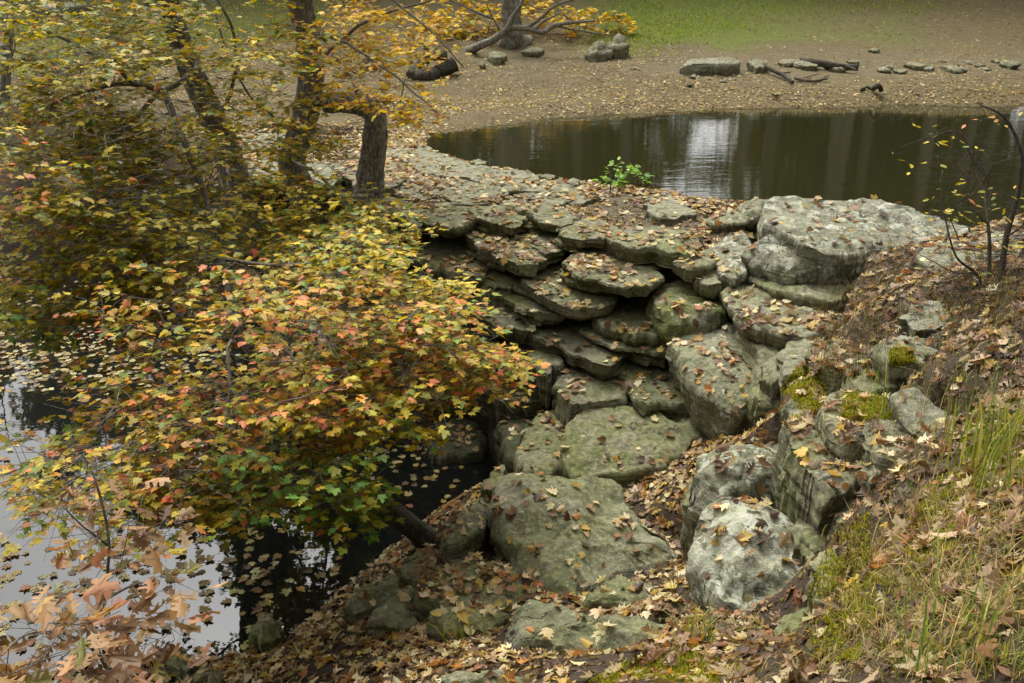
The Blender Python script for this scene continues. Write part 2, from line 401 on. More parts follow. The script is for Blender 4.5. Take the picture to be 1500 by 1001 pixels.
rock('flat_rock', 'small olive slab on the dam crest just left of the leaning lichen slab', 'slab', .03,
     [(980,380),(1005,366),(1052,362),(1046,386),(1010,394)], .13, leaf=.3, moss=.5, lichen=.4, tone=.2, rough=.018)
rock('flat_rock', 'short broken slab step above the dark green mossy rock', 'slab', -.05,
     [(1004,398),(1022,388),(1052,390),(1068,406),(1050,418),(1022,414)], .13, leaf=.1, moss=.5, lichen=.4, tone=.2, chisel=7, rough=.02)
rock('rock', 'dark green mossy rock with rippled ledges beneath the short broken slab step', 'rock', -.24,
     [(944,434),(958,416),(990,408),(1035,412),(1066,432),(1066,452),(1030,462),(985,462),(956,452)], .34, leaf=.12, moss=1.0, lichen=.42, tone=.2, dome=.06, bev=.08, strata=.06, rough=.05, chisel=11)
rock('boulder', 'large tongue shaped boulder with pale lichen sloping down beside the brown cracked stone', 'boulder', -.42,
     [(982,482),(1000,462,-.36),(1046,458,-.34),(1082,474,-.36),(1104,520,-.44),(1120,572,-.5),(1112,596,-.55),(1072,600,-.56),(1036,580,-.54),(1002,545,-.48),(984,512,-.44)],
     .36, leaf=.3, moss=.42, lichen=.66, tone=.45, dome=.03, bev=.07, under=.1, rough=.035, res=3.4)

# ---- stepped courses of the dam
def slab(label, z, out, th, leaf=.45, **kw):
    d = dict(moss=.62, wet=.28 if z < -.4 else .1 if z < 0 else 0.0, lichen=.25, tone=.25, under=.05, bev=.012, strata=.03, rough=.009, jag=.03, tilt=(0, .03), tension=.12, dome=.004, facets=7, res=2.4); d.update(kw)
    o_ = np.array(out, float); m_ = o_.mean(0); grow = 1.09 if th < .25 else 1.03
    o_ = m_+(o_-m_)*grow; th2 = th*.78 if th < .25 else th
    if th < .25 and z > -1.0:
        a_ = random.uniform(-.22, .22); R2 = np.array([[math.cos(a_), -math.sin(a_)], [math.sin(a_), math.cos(a_)]])
        s_ = (o_-m_)@R2.T*np.array([.9, .8])+m_+np.array([random.uniform(-9, 9), th2*FPX/9.5*.9])
        dd = dict(d); dd.update(jag=.03, bev=.006, foot=False) if False else dd.update(jag=.03, bev=.006)
        rock('flat_rock', 'thin layer under '+label, 'slab', z-th2-.012, [tuple(q) for q in s_], .055+.03*random.random(), leaf*.5, foot=False, **dd)
    return rock('flat_rock', label, 'slab', z, [tuple(q) for q in o_], th2, leaf, **d)
slab('thick ledge with layered broken edge right of the bare mud', .10, [(884,346),(905,336),(960,335),(1010,342),(1030,356),(1012,372),(965,368),(922,360)], .2, .35, strata=.035, lichen=.4)
slab('long ledge at the crest between the bare mud and the wedge slab', .08, [(815,334),(850,322),(885,324),(902,336),(884,352),(850,352),(826,346)], .11, .3)
slab('jagged crest ledge whose edge hangs over the short thick step', .10, [(756,305),(790,298),(832,310),(850,320),(834,330),(800,328),(776,318)], .1, .35, jag=.03)
slab('narrow crest ledge above the leaf covered wedge slab', .07, [(688,306),(720,302),(757,306),(772,322),(754,336),(724,327),(700,318)], .12, .4, jag=.025)
slab('crest slab overhanging the dark gap between the trees and the wedge slab', .04, [(606,304),(650,296),(690,308),(700,324),(676,335),(640,333),(614,324)], .1, .4)
slab('crest slab beside the foot of the leaning trunk', .03, [(540,298),(572,288),(604,298),(622,322),(612,332),(590,318),(560,308)], .14, .25)
slab('dark shaded ledge stone under the crest next to the yellow leaves', -.2, [(530,326),(560,320),(608,326),(614,340),(585,345),(545,342)], .16, .2, tone=.0)
slab('wedge shaped slab heaped with brown leaves below the narrow crest ledge', -.1, [(682,338),(705,328),(745,332),(772,350),(795,374),(786,388),(760,388),(722,372),(694,354)], .15, .95)
slab('short thick step between the wedge slab and the long ledge', -.07, [(756,336),(778,324),(812,332),(838,350),(828,366),(798,370),(776,358)], .14, .8)
slab('rounded slab strewn with leaves at the left end of the second course', -.3, [(616,370),(636,352),(690,344),(716,362),(712,395),(694,410),(660,398),(634,384)], .17, .85, bev=.05)
slab('blocky two layered step next to the rounded slab', -.36, [(698,398),(718,386),(768,388),(776,402),(758,420),(732,424),(706,410)], .34, .6, strata=.05, chisel=5)
slab('large smooth slab spread with pale leaves in the middle of the dam', -.3, [(754,410),(782,384),(832,358),(872,366),(902,424),(890,450),(858,458),(812,446),(774,428)], .11, .38, jag=.02, tilt=(-.02, .05), res=3.4)
slab('rough edged slab lying on the large smooth slab', -.1, [(828,388),(848,370),(900,362),(950,380),(960,408),(938,424),(886,412),(844,400)], .12, .5, strata=.035, jag=.022, lichen=.45, tone=.35)
slab('mossy wedge stone under the left corner of the large smooth slab', -.44, [(742,434),(756,416),(800,430),(822,452),(790,462),(758,452)], .13, .15, moss=.9)
slab('narrow leaf covered step below the blocky two layered step', -.58, [(682,446),(698,428),(758,448),(790,470),(768,482),(728,474),(696,460)], .14, .6)
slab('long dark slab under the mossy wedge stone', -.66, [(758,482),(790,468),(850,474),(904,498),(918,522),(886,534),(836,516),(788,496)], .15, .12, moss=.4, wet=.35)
slab('small thick slab topped with leaves beneath the rough edged slab', -.46, [(876,466),(898,446),(948,442),(985,468),(978,490),(930,488),(888,476)], .14, .5, bev=.035)
slab('thin wavy slab wedged beneath the small thick slab', -.58, [(844,478),(876,468),(930,484),(996,498),(1000,520),(935,514),(884,502)], .08, .25, jag=.02)
slab('square sided block with leaves above the big smooth olive rock', -.88, [(810,548),(846,536),(886,532),(922,546),(920,580),(884,598),(842,596),(820,576)], .38, .35, bev=.04, lichen=.5, chisel=7)
slab('smooth rounded block beside the tongue shaped boulder', -.82, [(914,530),(960,520),(1010,540),(1032,578),(1006,594),(944,590),(916,570)], .18, .35, bev=.06, moss=.75)
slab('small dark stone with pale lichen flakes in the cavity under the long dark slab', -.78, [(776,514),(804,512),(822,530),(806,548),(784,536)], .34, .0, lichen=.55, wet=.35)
slab('dark ledge in the shade under the narrow leaf covered step', -.84, [(676,492),(716,482),(770,494),(796,514),(770,534),(716,526),(684,510)], .2, .3, wet=.8)  # from here down the high values put the cavity's shade into the stone colour
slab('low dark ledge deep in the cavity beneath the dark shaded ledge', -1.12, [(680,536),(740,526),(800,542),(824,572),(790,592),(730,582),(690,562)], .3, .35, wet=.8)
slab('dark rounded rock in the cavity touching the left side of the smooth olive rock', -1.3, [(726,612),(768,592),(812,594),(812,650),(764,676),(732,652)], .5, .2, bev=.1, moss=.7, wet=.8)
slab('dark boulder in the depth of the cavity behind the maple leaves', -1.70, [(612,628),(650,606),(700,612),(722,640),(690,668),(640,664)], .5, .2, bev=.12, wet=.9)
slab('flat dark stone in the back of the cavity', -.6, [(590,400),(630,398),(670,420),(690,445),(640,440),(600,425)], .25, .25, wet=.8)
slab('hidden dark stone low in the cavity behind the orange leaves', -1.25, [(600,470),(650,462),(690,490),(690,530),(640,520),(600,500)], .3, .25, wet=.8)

# ---- the rocks below the dam
rock('boulder', 'big smooth olive rock with flat top in front of the square sided block', 'boulder', -1.02,
     [(806,662),(822,624,-.98),(848,598,-.95),(900,590,-.93),(962,600,-.93),(1012,622,-.95),(1030,645,-1.0),(1004,668,-1.04),(962,684,-1.06),(900,698,-1.08),(838,696,-1.08)],
     .42, leaf=.09, moss=.85, lichen=.12, tone=.1, dome=.02, bev=.05, under=.06, rough=.02, strata=.01, res=3.2, facets=5)
rock('boulder', 'rounded mossy boulder leaning against the left of the smooth olive rock', 'boulder', -1.12,
     [(756,668),(768,632),(790,604),(820,592),(852,600),(846,636),(832,670),(806,692),(770,694)], .5, leaf=.3, moss=.75, lichen=.3, tone=.15, dome=.06, bev=.14, rough=.04, strata=.01)
rock('rock', 'low green rock tucked behind the smooth olive rock under the tongue shaped boulder', 'rock', -.98,
     [(916,594),(985,586),(1052,606),(1064,640),(1024,648),(966,612)], .3, leaf=.3, moss=.8, lichen=.2, tone=.1, dome=.03, bev=.06, rough=.02)
rock('boulder', 'huge lumpy green grey boulder with pale lichen blotches amid the leaf litter', 'boulder', -1.08,
     [(722,748),(716,716),(726,690),(758,682),(812,686),(870,692),(922,714),(972,752),(1006,786),(1012,812),(964,822),(918,822),(884,852),(846,868),(806,858),(772,826),(738,790)],
     .42, leaf=.13, moss=.62, lichen=.5, tone=.45, dome=.11, bev=.09, under=-.05, rough=.085, strata=.015, res=2.8, lump=1.7, chisel=2)
rock('boulder', 'pale lichen crusted rock above the white speckled boulder', 'boulder', -.5,
     [(1006,706),(1014,668),(1050,645),(1100,636),(1150,640),(1186,680),(1176,712),(1130,720),(1082,714),(1040,728)], .3, leaf=.3, moss=.4, lichen=.82, tone=.5, dome=.08, bev=.07, chisel=9, rough=.045, res=3.2, litter='oak')
rock('rock', 'brown recessed stone under the pale lichen crusted rock', 'rock', -.72,
     [(1002,726),(1012,700),(1060,694),(1090,720),(1062,745),(1020,748)], .4, leaf=.05, moss=.5, lichen=.2, tone=.0, chisel=7, rough=.03)
rock('boulder', 'white speckled boulder crusted with lichen beside the mossy bank', 'boulder', -.46,
     [(1008,800),(1012,752,-.44),(1032,718,-.40),(1066,712,-.37),(1120,730,-.36),(1172,760,-.36),(1196,812,-.40),(1190,858,-.44),(1150,884,-.5),(1098,898,-.55),(1056,890,-.56),(1030,852,-.54)],
     .5, leaf=.2, moss=.35, lichen=1.0, tone=.75, dome=.07, bev=.09, under=.05, rough=.05, chisel=9, res=3.0, litter='oak')
rock('rock', 'long low pale green rock half buried in leaf litter before the lumpy boulder', 'rock', -.86,
     [(742,918),(748,890),(768,874),(806,880),(852,890),(906,896),(962,908),(985,930),(944,950),(880,952),(806,944),(764,934)], .3, leaf=.25, moss=.55, lichen=.5, tone=.5, dome=.07, bev=.09, rough=.055, lump=1.2)
rock('rock', 'half buried mossy stone between the lumpy boulder and the long low rock', 'rock', -1.0,
     [(850,880),(880,848),(930,838),(968,852),(960,880),(910,892)], .2, leaf=.4, moss=.7, lichen=.3, tone=.3, dome=.03, rough=.03, bev=.06)
rock('rock', 'green rounded stone at the cavity rim between the leaning trunk and the lumpy boulder', 'rock', -1.2,
     [(634,782),(664,754),(696,736),(716,720),(728,740),(716,768),(680,790),(650,800)], .4, leaf=.35, moss=.8, lichen=.45, tone=.3, dome=.05, bev=.08, rough=.03)
rock('rock', 'small mossy stone standing at the edge of the dark cavity', 'rock', -1.12,
     [(706,712),(718,690),(738,682),(744,704),(728,724)], .35, leaf=.15, moss=.85, lichen=.3, tone=.3, bev=.06, rough=.02)
rock('rock', 'moss green stone above the lower pool beside the leaning maple trunk', 'rock', -1.36,
     [(588,832),(606,806),(642,800),(690,806),(712,832),(696,858),(648,856),(606,850)], .35, leaf=.5, moss=.8, lichen=.3, tone=.3, dome=.06, bev=.09, rough=.03)
rock('rock', 'moss green stone sloping down to the lower pool edge', 'rock', -1.45,
     [(498,892),(520,866),(556,846),(590,842),(600,858),(566,880),(520,900)], .35, leaf=.3, moss=.8, lichen=.3, tone=.2, dome=.05, bev=.08, rough=.03)
rock('rock', 'olive stone poking out of the leaves beside the sloping green stone', 'rock', -1.3,
     [(540,908),(562,872),(600,850),(628,862),(626,892),(592,912)], .3, leaf=.12, moss=.75, lichen=.2, tone=.2, dome=.06, bev=.08, rough=.025)
rock('rock', 'flat mossy stone buried in the leaves left of the long low rock', 'rock', -1.05,
     [(630,905),(660,886),(724,884),(742,900),(720,926),(660,930)], .2, leaf=.5, moss=.8, lichen=.2, tone=.2, dome=.03, bev=.05, rough=.02)
rock('rock', 'brown smooth stone in the leaf litter left of the mossy mound', 'rock', -.62,
     [(640,1004),(666,984),(716,978),(760,986),(784,1010),(720,1030)], .2, leaf=.1, moss=.6, lichen=.4, tone=.2, dome=.04, bev=.06, rough=.02)
rock('rock', 'round mossy stone at the edge of the lower pool beside the floating leaves', 'rock', -1.66,
     [(364,930),(374,908),(396,900),(416,910),(420,926),(396,938)], .3, leaf=.15, moss=1.0, lichen=.1, tone=.1, dome=.05, bev=.07, rough=.02)
rock('rock', 'small dark damp stone in the lower pool next to the oak sapling', 'rock', -1.7,
     [(230,968),(240,952),(262,948),(284,956),(286,972),(258,980)], .25, leaf=.1, moss=.6, lichen=.1, tone=.3, dome=.04, bev=.05, rough=.02)
rock('rock', 'small olive stone in the litter beside the oak sapling stem', 'rock', -1.5,
     [(284,998),(294,982),(316,976),(330,990),(320,1004)], .2, leaf=.1, moss=.7, lichen=.1, tone=.2, dome=.03, bev=.05, rough=.02)

# ---- broken edge of the right bank
BK = dict(moss=.6, lichen=.35, tone=.25, bev=.02, strata=.035, rough=.02, facets=6, litter='oak')
rock('rock', 'tall split rock face with mossy top between the bank and the white speckled boulder', 'rock', .0,
     [(1144,612),(1162,596),(1206,600),(1236,640),(1256,692),(1236,724),(1210,716),(1178,684),(1156,650)], .62, leaf=.5, chisel=9, under=.03, **BK)
rock('rock', 'blocky rock set behind the tall split rock in the bank', 'rock', .12,
     [(1204,596),(1226,572),(1284,558),(1316,572),(1320,618),(1306,656),(1262,664),(1226,642)], .45, leaf=.55, chisel=7, **BK)
rock('flat_rock', 'tilted slate slab with dark edge under the tall grass tuft', 'slab', .28,
     [(1302,580),(1336,570),(1392,604),(1422,640),(1412,672),(1386,690),(1346,650),(1316,616)], .24, leaf=.1, tilt=(.15, .1), **{**BK, 'tone': .9, 'moss': .35})
rock('flat_rock', 'flat grey slate showing through the bank leaves below the bare shrub', 'slab', .36,
     [(1318,462),(1336,444),(1376,440),(1392,458),(1378,478),(1334,482)], .12, leaf=.15, **{**BK, 'tone': 1.0, 'moss': .1})
rock('flat_rock', 'grey slate ledge with a vertical mossy edge in the bank leaves', 'slab', .34,
     [(1280,512),(1296,494),(1346,490),(1366,512),(1352,536),(1306,536)], .2, leaf=.15, **{**BK, 'tone': 1.0, 'moss': .3})
rock('flat_rock', 'smooth grey slab behind the bare shrub at the pond edge', 'slab', .36,
     [(1338,384),(1352,362),(1430,342),(1520,334),(1560,372),(1480,392),(1390,398)], .2, leaf=.3, **{**BK, 'tone': .8, 'moss': .2, 'lichen': .6})
rock('rock', 'dark damp rock in the hollow below the tall split rock', 'rock', -.3,
     [(1164,756),(1178,732),(1220,742),(1244,776),(1238,806),(1204,816),(1174,796)], .4, leaf=.1, chisel=7, **{**BK, 'moss': .8, 'lichen': .3})
rock('rock', 'mossy upright stone at the bank corner below the white speckled boulder', 'rock', -.2,
     [(1136,930),(1146,902),(1176,880),(1206,868),(1222,900),(1208,944),(1170,962)], .35, leaf=.15, chisel=5, **{**BK, 'moss': .9})
rock('rock', 'narrow brown stone holding up the mossy bank edge', 'rock', .05,
     [(1190,820),(1204,790),(1226,800),(1236,850),(1224,900),(1204,890)], .4, leaf=.1, chisel=7, **{**BK, 'tone': .0})
rock('rock', 'slab shaped stone with pale top below the blocky rock in the bank', 'rock', .02,
     [(1240,676),(1266,656),(1310,652),(1330,672),(1300,694),(1256,700)], .25, leaf=.5, **BK)
rock('rock', 'small grey stone between the blocky rock and the slate slab', 'rock', .12,
     [(1268,690),(1290,676),(1306,684),(1296,702),(1276,706)], .12, leaf=.2, **{**BK, 'tone': .8})

rock('rock', 'corner block with yellow moss cushion between the cracked brown stone and the split rock', 'rock', -.02,
     [(1148,596),(1156,562),(1186,540),(1214,548),(1226,590),(1206,630),(1168,636)], .5, leaf=.3, chisel=7, **BK)
rock('rock', 'square grey block in the bank directly right of the ledge slab', 'rock', .06,
     [(1180,520),(1196,492),(1232,486),(1256,512),(1240,552),(1198,552)], .4, leaf=.35, chisel=7, **BK)
rock('rock', 'tilted layered block below the grey slate ledge in the bank', 'rock', .17,
     [(1238,556),(1252,516),(1296,506),(1322,536),(1300,570),(1256,580)], .4, leaf=.45, chisel=5, **BK)
rock('rock', 'jagged lower ledge at the foot of the tall split rock', 'rock', -.12,
     [(1216,724),(1236,696),(1262,704),(1276,740),(1256,782),(1226,772)], .5, leaf=.3, chisel=7, **BK)
rock('rock', 'long angular rib of rock joining the blocky rock and the slate slab', 'rock', .2,
     [(1262,640),(1276,604),(1316,596),(1346,640),(1366,686),(1336,700),(1290,680)], .4, leaf=.35, chisel=5, **BK)
rock('rock', 'broken step of rock between the ledge slab and the corner mossy block', 'rock', -.14,
     [(1140,520),(1156,494),(1196,492),(1206,530),(1176,556),(1146,552)], .4, leaf=.15, chisel=7, **BK)
rock('rock', 'low grey shelf of rock in the hollow behind the white speckled boulder', 'rock', -.42,
     [(1150,720),(1166,690),(1200,700),(1216,740),(1196,770),(1160,760)], .35, leaf=.25, chisel=5, **BK)
rock('flat_rock', 'flat mossy bedrock shelf under the leaves beside the lumpy boulder', 'slab', -1.17,
     [(600,870),(640,836),(700,812),(752,826),(776,866),(736,896),(660,900)], .25, leaf=.75, moss=.85, lichen=.3, tone=.2, bev=.04, rough=.02, facets=4)
# ---- flagstones of the dam crest
FL = dict(moss=.3, lichen=.2, tone=.55, bev=.008, strata=.01, rough=.007, jag=.025, under=.01, tension=.1, dome=.0, res=3.0)
flags = [
 ('flagstone at the shallow tip of the pond', .05, [(560,222),(590,206),(622,214),(652,230),(640,240),(596,240)], .25),
 ('bare flagstone along the pond edge next to its tip', .06, [(600,242),(642,226),(694,240),(742,252),(728,262),(672,262),(628,256)], .15),
 ('flagstone dusted with leaves behind the leaning trunk', .05, [(500,252),(556,232),(594,242),(604,262),(572,276),(520,272)], .5),
 ('long flagstone along the pond edge with thin dark rim', .06, [(688,262),(740,248),(800,258),(822,268),(790,282),(730,282)], .3),
 ('smooth grey flagstone in the middle of the crest', .07, [(640,280),(668,264),(730,272),(752,284),(722,298),(664,300)], .3),
 ('pale flagstone beside the leaning trunk', .06, [(576,286),(600,264),(646,264),(650,282),(618,298)], .55),
 ('cracked flagstone behind the jagged crest ledge', .08, [(726,300),(756,284),(800,284),(836,296),(806,304),(760,308)], .4),
 ('leaf strewn flagstone at the pond edge near the green sapling', .07, [(796,280),(822,266),(872,276),(880,290),(846,298),(812,294)], .5),
 ('muddy flagstone at the pond edge near the white reflection', .09, [(944,300),(966,282),(1000,296),(1016,312),(988,322),(956,316)], .3),
 ('grey flagstone half hidden behind the yellow maple trunk', .06, [(398,262),(436,240),(486,236),(508,252),(480,276),(424,278)], .25),
 ('long pale flagstone seen between the two dark trunks', .05, [(326,260),(362,236),(420,228),(436,240),(400,262),(356,274)], .25),
 ('pale flagstone far along the dam beyond the dark trunk', .08, [(322,176),(350,158),(398,160),(404,172),(372,184)], .1),
 ('pale flat stone seen through the leaves near the left thin trunk', .1, [(28,146),(52,130),(92,128),(100,140),(62,150)], .1),
 ('broad pale stone in the far dam beyond the yellow leaves', .08, [(336,208),(368,190),(428,190),(440,206),(396,220),(352,220)], .15),
 ('small pale stone far behind the curved grey limb', .1, [(130,98),(146,86),(178,90),(182,98),(154,104)], .1),
]
for lab, z, out, lf in flags:
    rock('flagstone', lab, 'flagstone', z, out, .11 if z < .08 else .14, leaf=lf, foot=False, **FL)
for lab, pts in (('thin black flake of stone at the waterline near the middle flagstone', [(688,238),(700,233),(712,237),(700,242)]),
                 ('thin black flake of stone at the waterline near the leaf strewn flagstone', [(790,258),(800,254),(816,258),(804,262)]),
                 ('thin black flake of stone at the waterline close to the green sapling', [(826,266),(840,262),(852,266),(840,271)])):
    rock('stone_flake', lab, 'stone', .09, pts, .06, leaf=.1, moss=.1, lichen=.0, tone=.0, foot=False, rough=.01, bev=.01)

# ---- stones on the far bank (distance from the bank's own height)
def bankz(py): return float(np.interp(py, [0, 20, 60, 80, 100, 120, 150, 165], [1.25, 1.05, .68, .5, .38, .26, .1, .03]))
def bank_stone(name, label, cat, px, py, wpx, dpx, hpx, seed, group=None, **kw):
    r = np.random.default_rng(seed); z = bankz(py); d = proj(P(px, py, z))[2][0]; m = d/FPX
    out = []
    c = P(px, py, z); n = 9
    for k in range(n):
        a = 2*math.pi*k/n + r.uniform(-.2, .2); q = r.uniform(.8, 1.1)
        out.append(c + np.array([math.cos(a)*wpx*.5*m*q, math.sin(a)*dpx*m*q*.5, hpx*m*.75]))
    dd = dict(moss=.25, lichen=.3, tone=.3, leaf=.05); dd.update(kw)
    mo, li, to, lf = dd.pop('moss'), dd.pop('lichen'), dd.pop('tone'), dd.pop('leaf')
    th = hpx*m*1.15
    k2 = dict(dome=hpx*m*.25, bev=hpx*m*.3, rough=.03, strata=.01, res=3.0); k2.update(dd)
    me, loc, rim = rock_mesh(name, out, th, **k2)
    o = link(name, me, None, loc); tag(o, label, cat, group); o['moss'] = mo; o['lichen'] = li; o['tone'] = to
    ROCKS.append((o, lf, 'maple')); ROCKLEAF.append((rim[:, :2], lf))
    return o
bank_stone('boulder', 'domed tan boulder on the far bank beside its taller twin', 'boulder', 876, 88, 44, 46, 20, 1, bev=.2, dome=.16, tension=.8)
bank_stone('boulder', 'taller rounded boulder of the pair on the far bank', 'boulder', 906, 84, 36, 46, 26, 2, bev=.22, dome=.2, tension=.8)
bank_stone('flat_rock', 'long grey flat slab lying on the far bank by the driftwood', 'slab', 1038, 104, 104, 90, 19, 3, tone=.85, bev=.06, chisel=5, dome=.03)
bank_stone('rock', 'squat stone touching the end of the long grey far slab', 'rock', 1108, 102, 28, 60, 14, 4, tone=.4, chisel=7)
bank_stone('rock', 'dark squared stone on the far bank below the old stump', 'rock', 728, 90, 30, 60, 12, 5, chisel=9, tone=.1)
bank_stone('rock', 'low stone nearly buried in the earth beside the old stump', 'rock', 782, 80, 36, 60, 9, 6, tone=.1)
bank_stone('rock', 'small black stone on the leafy far bank near the dead forked log', 'rock', 706, 99, 9, 18, 6, 7, tone=.1, moss=0)
bank_stone('flat_rock', 'grey slab on the grass far behind the thin left trunk', 'slab', 88, 18, 54, 200, 12, 8, tone=.7, chisel=5)
r_ = np.random.default_rng(5)
sm = [(1150,96,26),(1162,92,18),(1180,100,34),(1228,104,22),(1215,100,12),(1250,93,16),(1294,105,20),(1316,107,18),(1340,99,28),(1358,103,18),(1398,106,34),(1408,101,12),(1444,103,14),(1434,98,10),(1476,97,26),(1014,114,12),(1040,117,10),(1070,118,14),(1082,121,9),(1060,121,8),(1280,76,16),(1136,140,8),(1300,100,14),(1380,92,10),(1460,92,14),(930,102,12),(1010,126,9),(1195,92,14),(1420,94,12),(1366,114,9)]
for k, (x, y, wd) in enumerate(sm):
    bank_stone('flat_stone', 'small flat broken stone scattered on the far bank by the driftwood', 'stone', x, y, wd*1.05, wd*1.8, max(3.0, wd*.26), 50+k, 'small flat stones on the far bank', tone=float(r_.uniform(0, .6)), chisel=5)

# ---- stones of the dam face behind the trees
FACE = [(-1.25,9.35,-.55),(-1.0,9.0,-1.2),(-1.7,9.75,-.3),(-1.75,9.5,-1.0),(-2.3,10.2,-.6),(-2.2,9.9,-1.45),(-2.9,10.9,-.35),(-2.8,10.6,-1.1),(-3.5,11.6,-.5),(-3.4,11.3,-1.35),(-4.2,12.4,-.3),(-4.1,12.1,-1.0),(-4.9,13.2,-.6),(-4.8,12.9,-1.4),(-5.6,14.1,-.4),(-5.5,13.8,-1.2),(-6.4,14.9,-.6),(-6.3,14.6,-1.4)]
rf = np.random.default_rng(77)
for x, y, z in FACE:
    n = 8; wd, dp = rf.uniform(.5, .75), rf.uniform(.3, .45)
    o_ = [np.array([x, y, z])+np.array([math.cos(2*math.pi*q/n)*wd*rf.uniform(.8, 1.1)*.9-math.sin(2*math.pi*q/n)*dp*.6, math.sin(2*math.pi*q/n)*dp*rf.uniform(.8, 1.1)*.9-math.cos(2*math.pi*q/n)*wd*.55, rf.normal(0, .02)]) for q in range(n)]
    me, loc, rim = rock_mesh('dam_stone', o_, rf.uniform(.3, .5), bev=.03, rough=.02, strata=.03, jag=.02, tension=.2, facets=6, res=5.0)
    o = link('dam_stone', me, None, loc); tag(o, 'dark mossy stone in the dam face behind the maple leaves', 'rock', 'stones of the shaded dam face')
    o['moss'] = .8; o['lichen'] = .2; o['tone'] = .2; o['wet'] = .5; ROCKS.append((o, .35, 'maple')); ROCKLEAF.append((rim[:, :2], .3))  # stone colour darkened for the shade behind the leaves
# ------------------------------------------------------------------ the ground as one sheet
ctl = [
 # pond bed (world)
 *[(x, y, -.7) for x, y in ((.6,13.3),(2,12.6),(3.2,11.4),(4.5,12),(4,14.5),(7,13.5),(9,15.5),(1,14.9),(6,11),(10,12),(14,14),(18,16))],
]
def C(px, py, z): ctl.append(tuple(P(px, py, z)))
# near waterline (just above the water) and crest
for px, py in ((604,207),(650,228),(690,241),(742,250),(800,260),(850,272),(905,280),(960,283),(1000,298),(1016,310),(1080,312)): C(px, py, .02)
for px, py in ((560,240),(620,268),(680,275),(740,292),(800,292),(860,300),(920,310),(960,330),(1000,335),(880,318),(1040,345),(580,300),(660,312),(730,315),(500,250),(450,250),(400,250),(480,225)): C(px, py, .035)
# far waterline
for px, py in ((680,190),(760,181),(850,171),(930,166),(1000,163),(1100,159),(1200,157),(1350,153),(1500,150)): C(px, py, .0)
for px in range(640, 1501, 120):
    for py, z in ((140,.13),(110,.32),(80,.5),(50,.75),(20,1.05),(0,1.25)): C(px, py, z)
for px in (40, 200, 360, 520):
    for py, z in ((190,.12),(150,.2),(110,.32),(60,.66),(20,1.02),(0,1.22)): C(px, py, z)
ctl += [(-2, 14.5, .06), (-3.5, 15, .08), (-1, 16, .08), (-5, 17, .1), (-7, 18, .15), (-10, 20, .3), (-12, 17, .2), (-9,16.5,.15)]
ctl += [(-4,12.9,.05), (-5.2,14.4,.05), (-6.6,16,.08), (-3,11.6,.04)]
# dam toe and the lower pool bed
ctl += [(-.75,7.9,-1.9), (-1.4,8.9,-1.8), (-2.4,9.8,-1.7), (-3.4,11.0,-1.8), (-4.9,12.8,-1.9), (-6.6,14.4,-1.9), (-8.5,15,-1.9)]
ctl += [(-1.2,7.2,-2.2), (-2.5,7,-2.4), (-2,8,-2.3), (-3,9,-2.4), (-4,9,-2.4), (-5,11,-2.4), (-6,12.5,-2.3), (-7,9,-2.5), (-4,6,-2.5), (-3,5.4,-2.2), (-6,6,-2.5), (-10,10,-2.5), (-10,5,-2.4), (-14,9,-2.2), (-12,13,-2.1), (-2.2,6,-2.2), (-1.5,6.1,-2.0)]
ctl += [(-18,8,-1.2), (-18,14,-.4), (-20,3,-1.0), (-14,17,-.4), (-22,20,.6), (-16,22,.5)]
# shore of the lower pool, litter slope
for px, py, z in ((520,888,-1.72),(470,905,-1.76),(420,935,-1.78),(340,960,-1.78),(250,980,-1.78),(150,995,-1.82),(560,850,-1.66),(600,815,-1.65),(635,790,-1.6),(650,760,-1.6),(700,715,-1.5),
                  (560,900,-1.45),(600,930,-1.22),(500,950,-1.45),(420,985,-1.5),(650,950,-1.1),(700,870,-1.18),(700,960,-.95),(760,960,-.85),(850,970,-.55),(640,870,-1.3),(720,830,-1.3),(660,830,-1.36),
                  (740,860,-1.2),(800,905,-1.0),(950,880,-.9),(1000,900,-.75),(1010,850,-.85),(980,700,-1.02),(960,660,-1.12),(1000,690,-1.0),(1010,760,-.98),(1040,660,-.85),(1060,635,-.8),(760,700,-1.35),(780,850,-1.15),
                  (980,960,-.35),(1060,940,-.35),(1100,915,-.45),(1120,970,.0),(1000,1000,-.05),(1080,1000,.12),(900,1000,-.4),(800,1000,-.55),(700,1000,-.75),(600,1000,-.95),(500,1000,-1.2)): C(px, py, z)
# hollow between boulder and bank
for px, py, z in ((1190,900,-.3),(1180,830,-.5),(1200,780,-.5),(1180,730,-.5),(1150,720,-.55)): C(px, py, z)
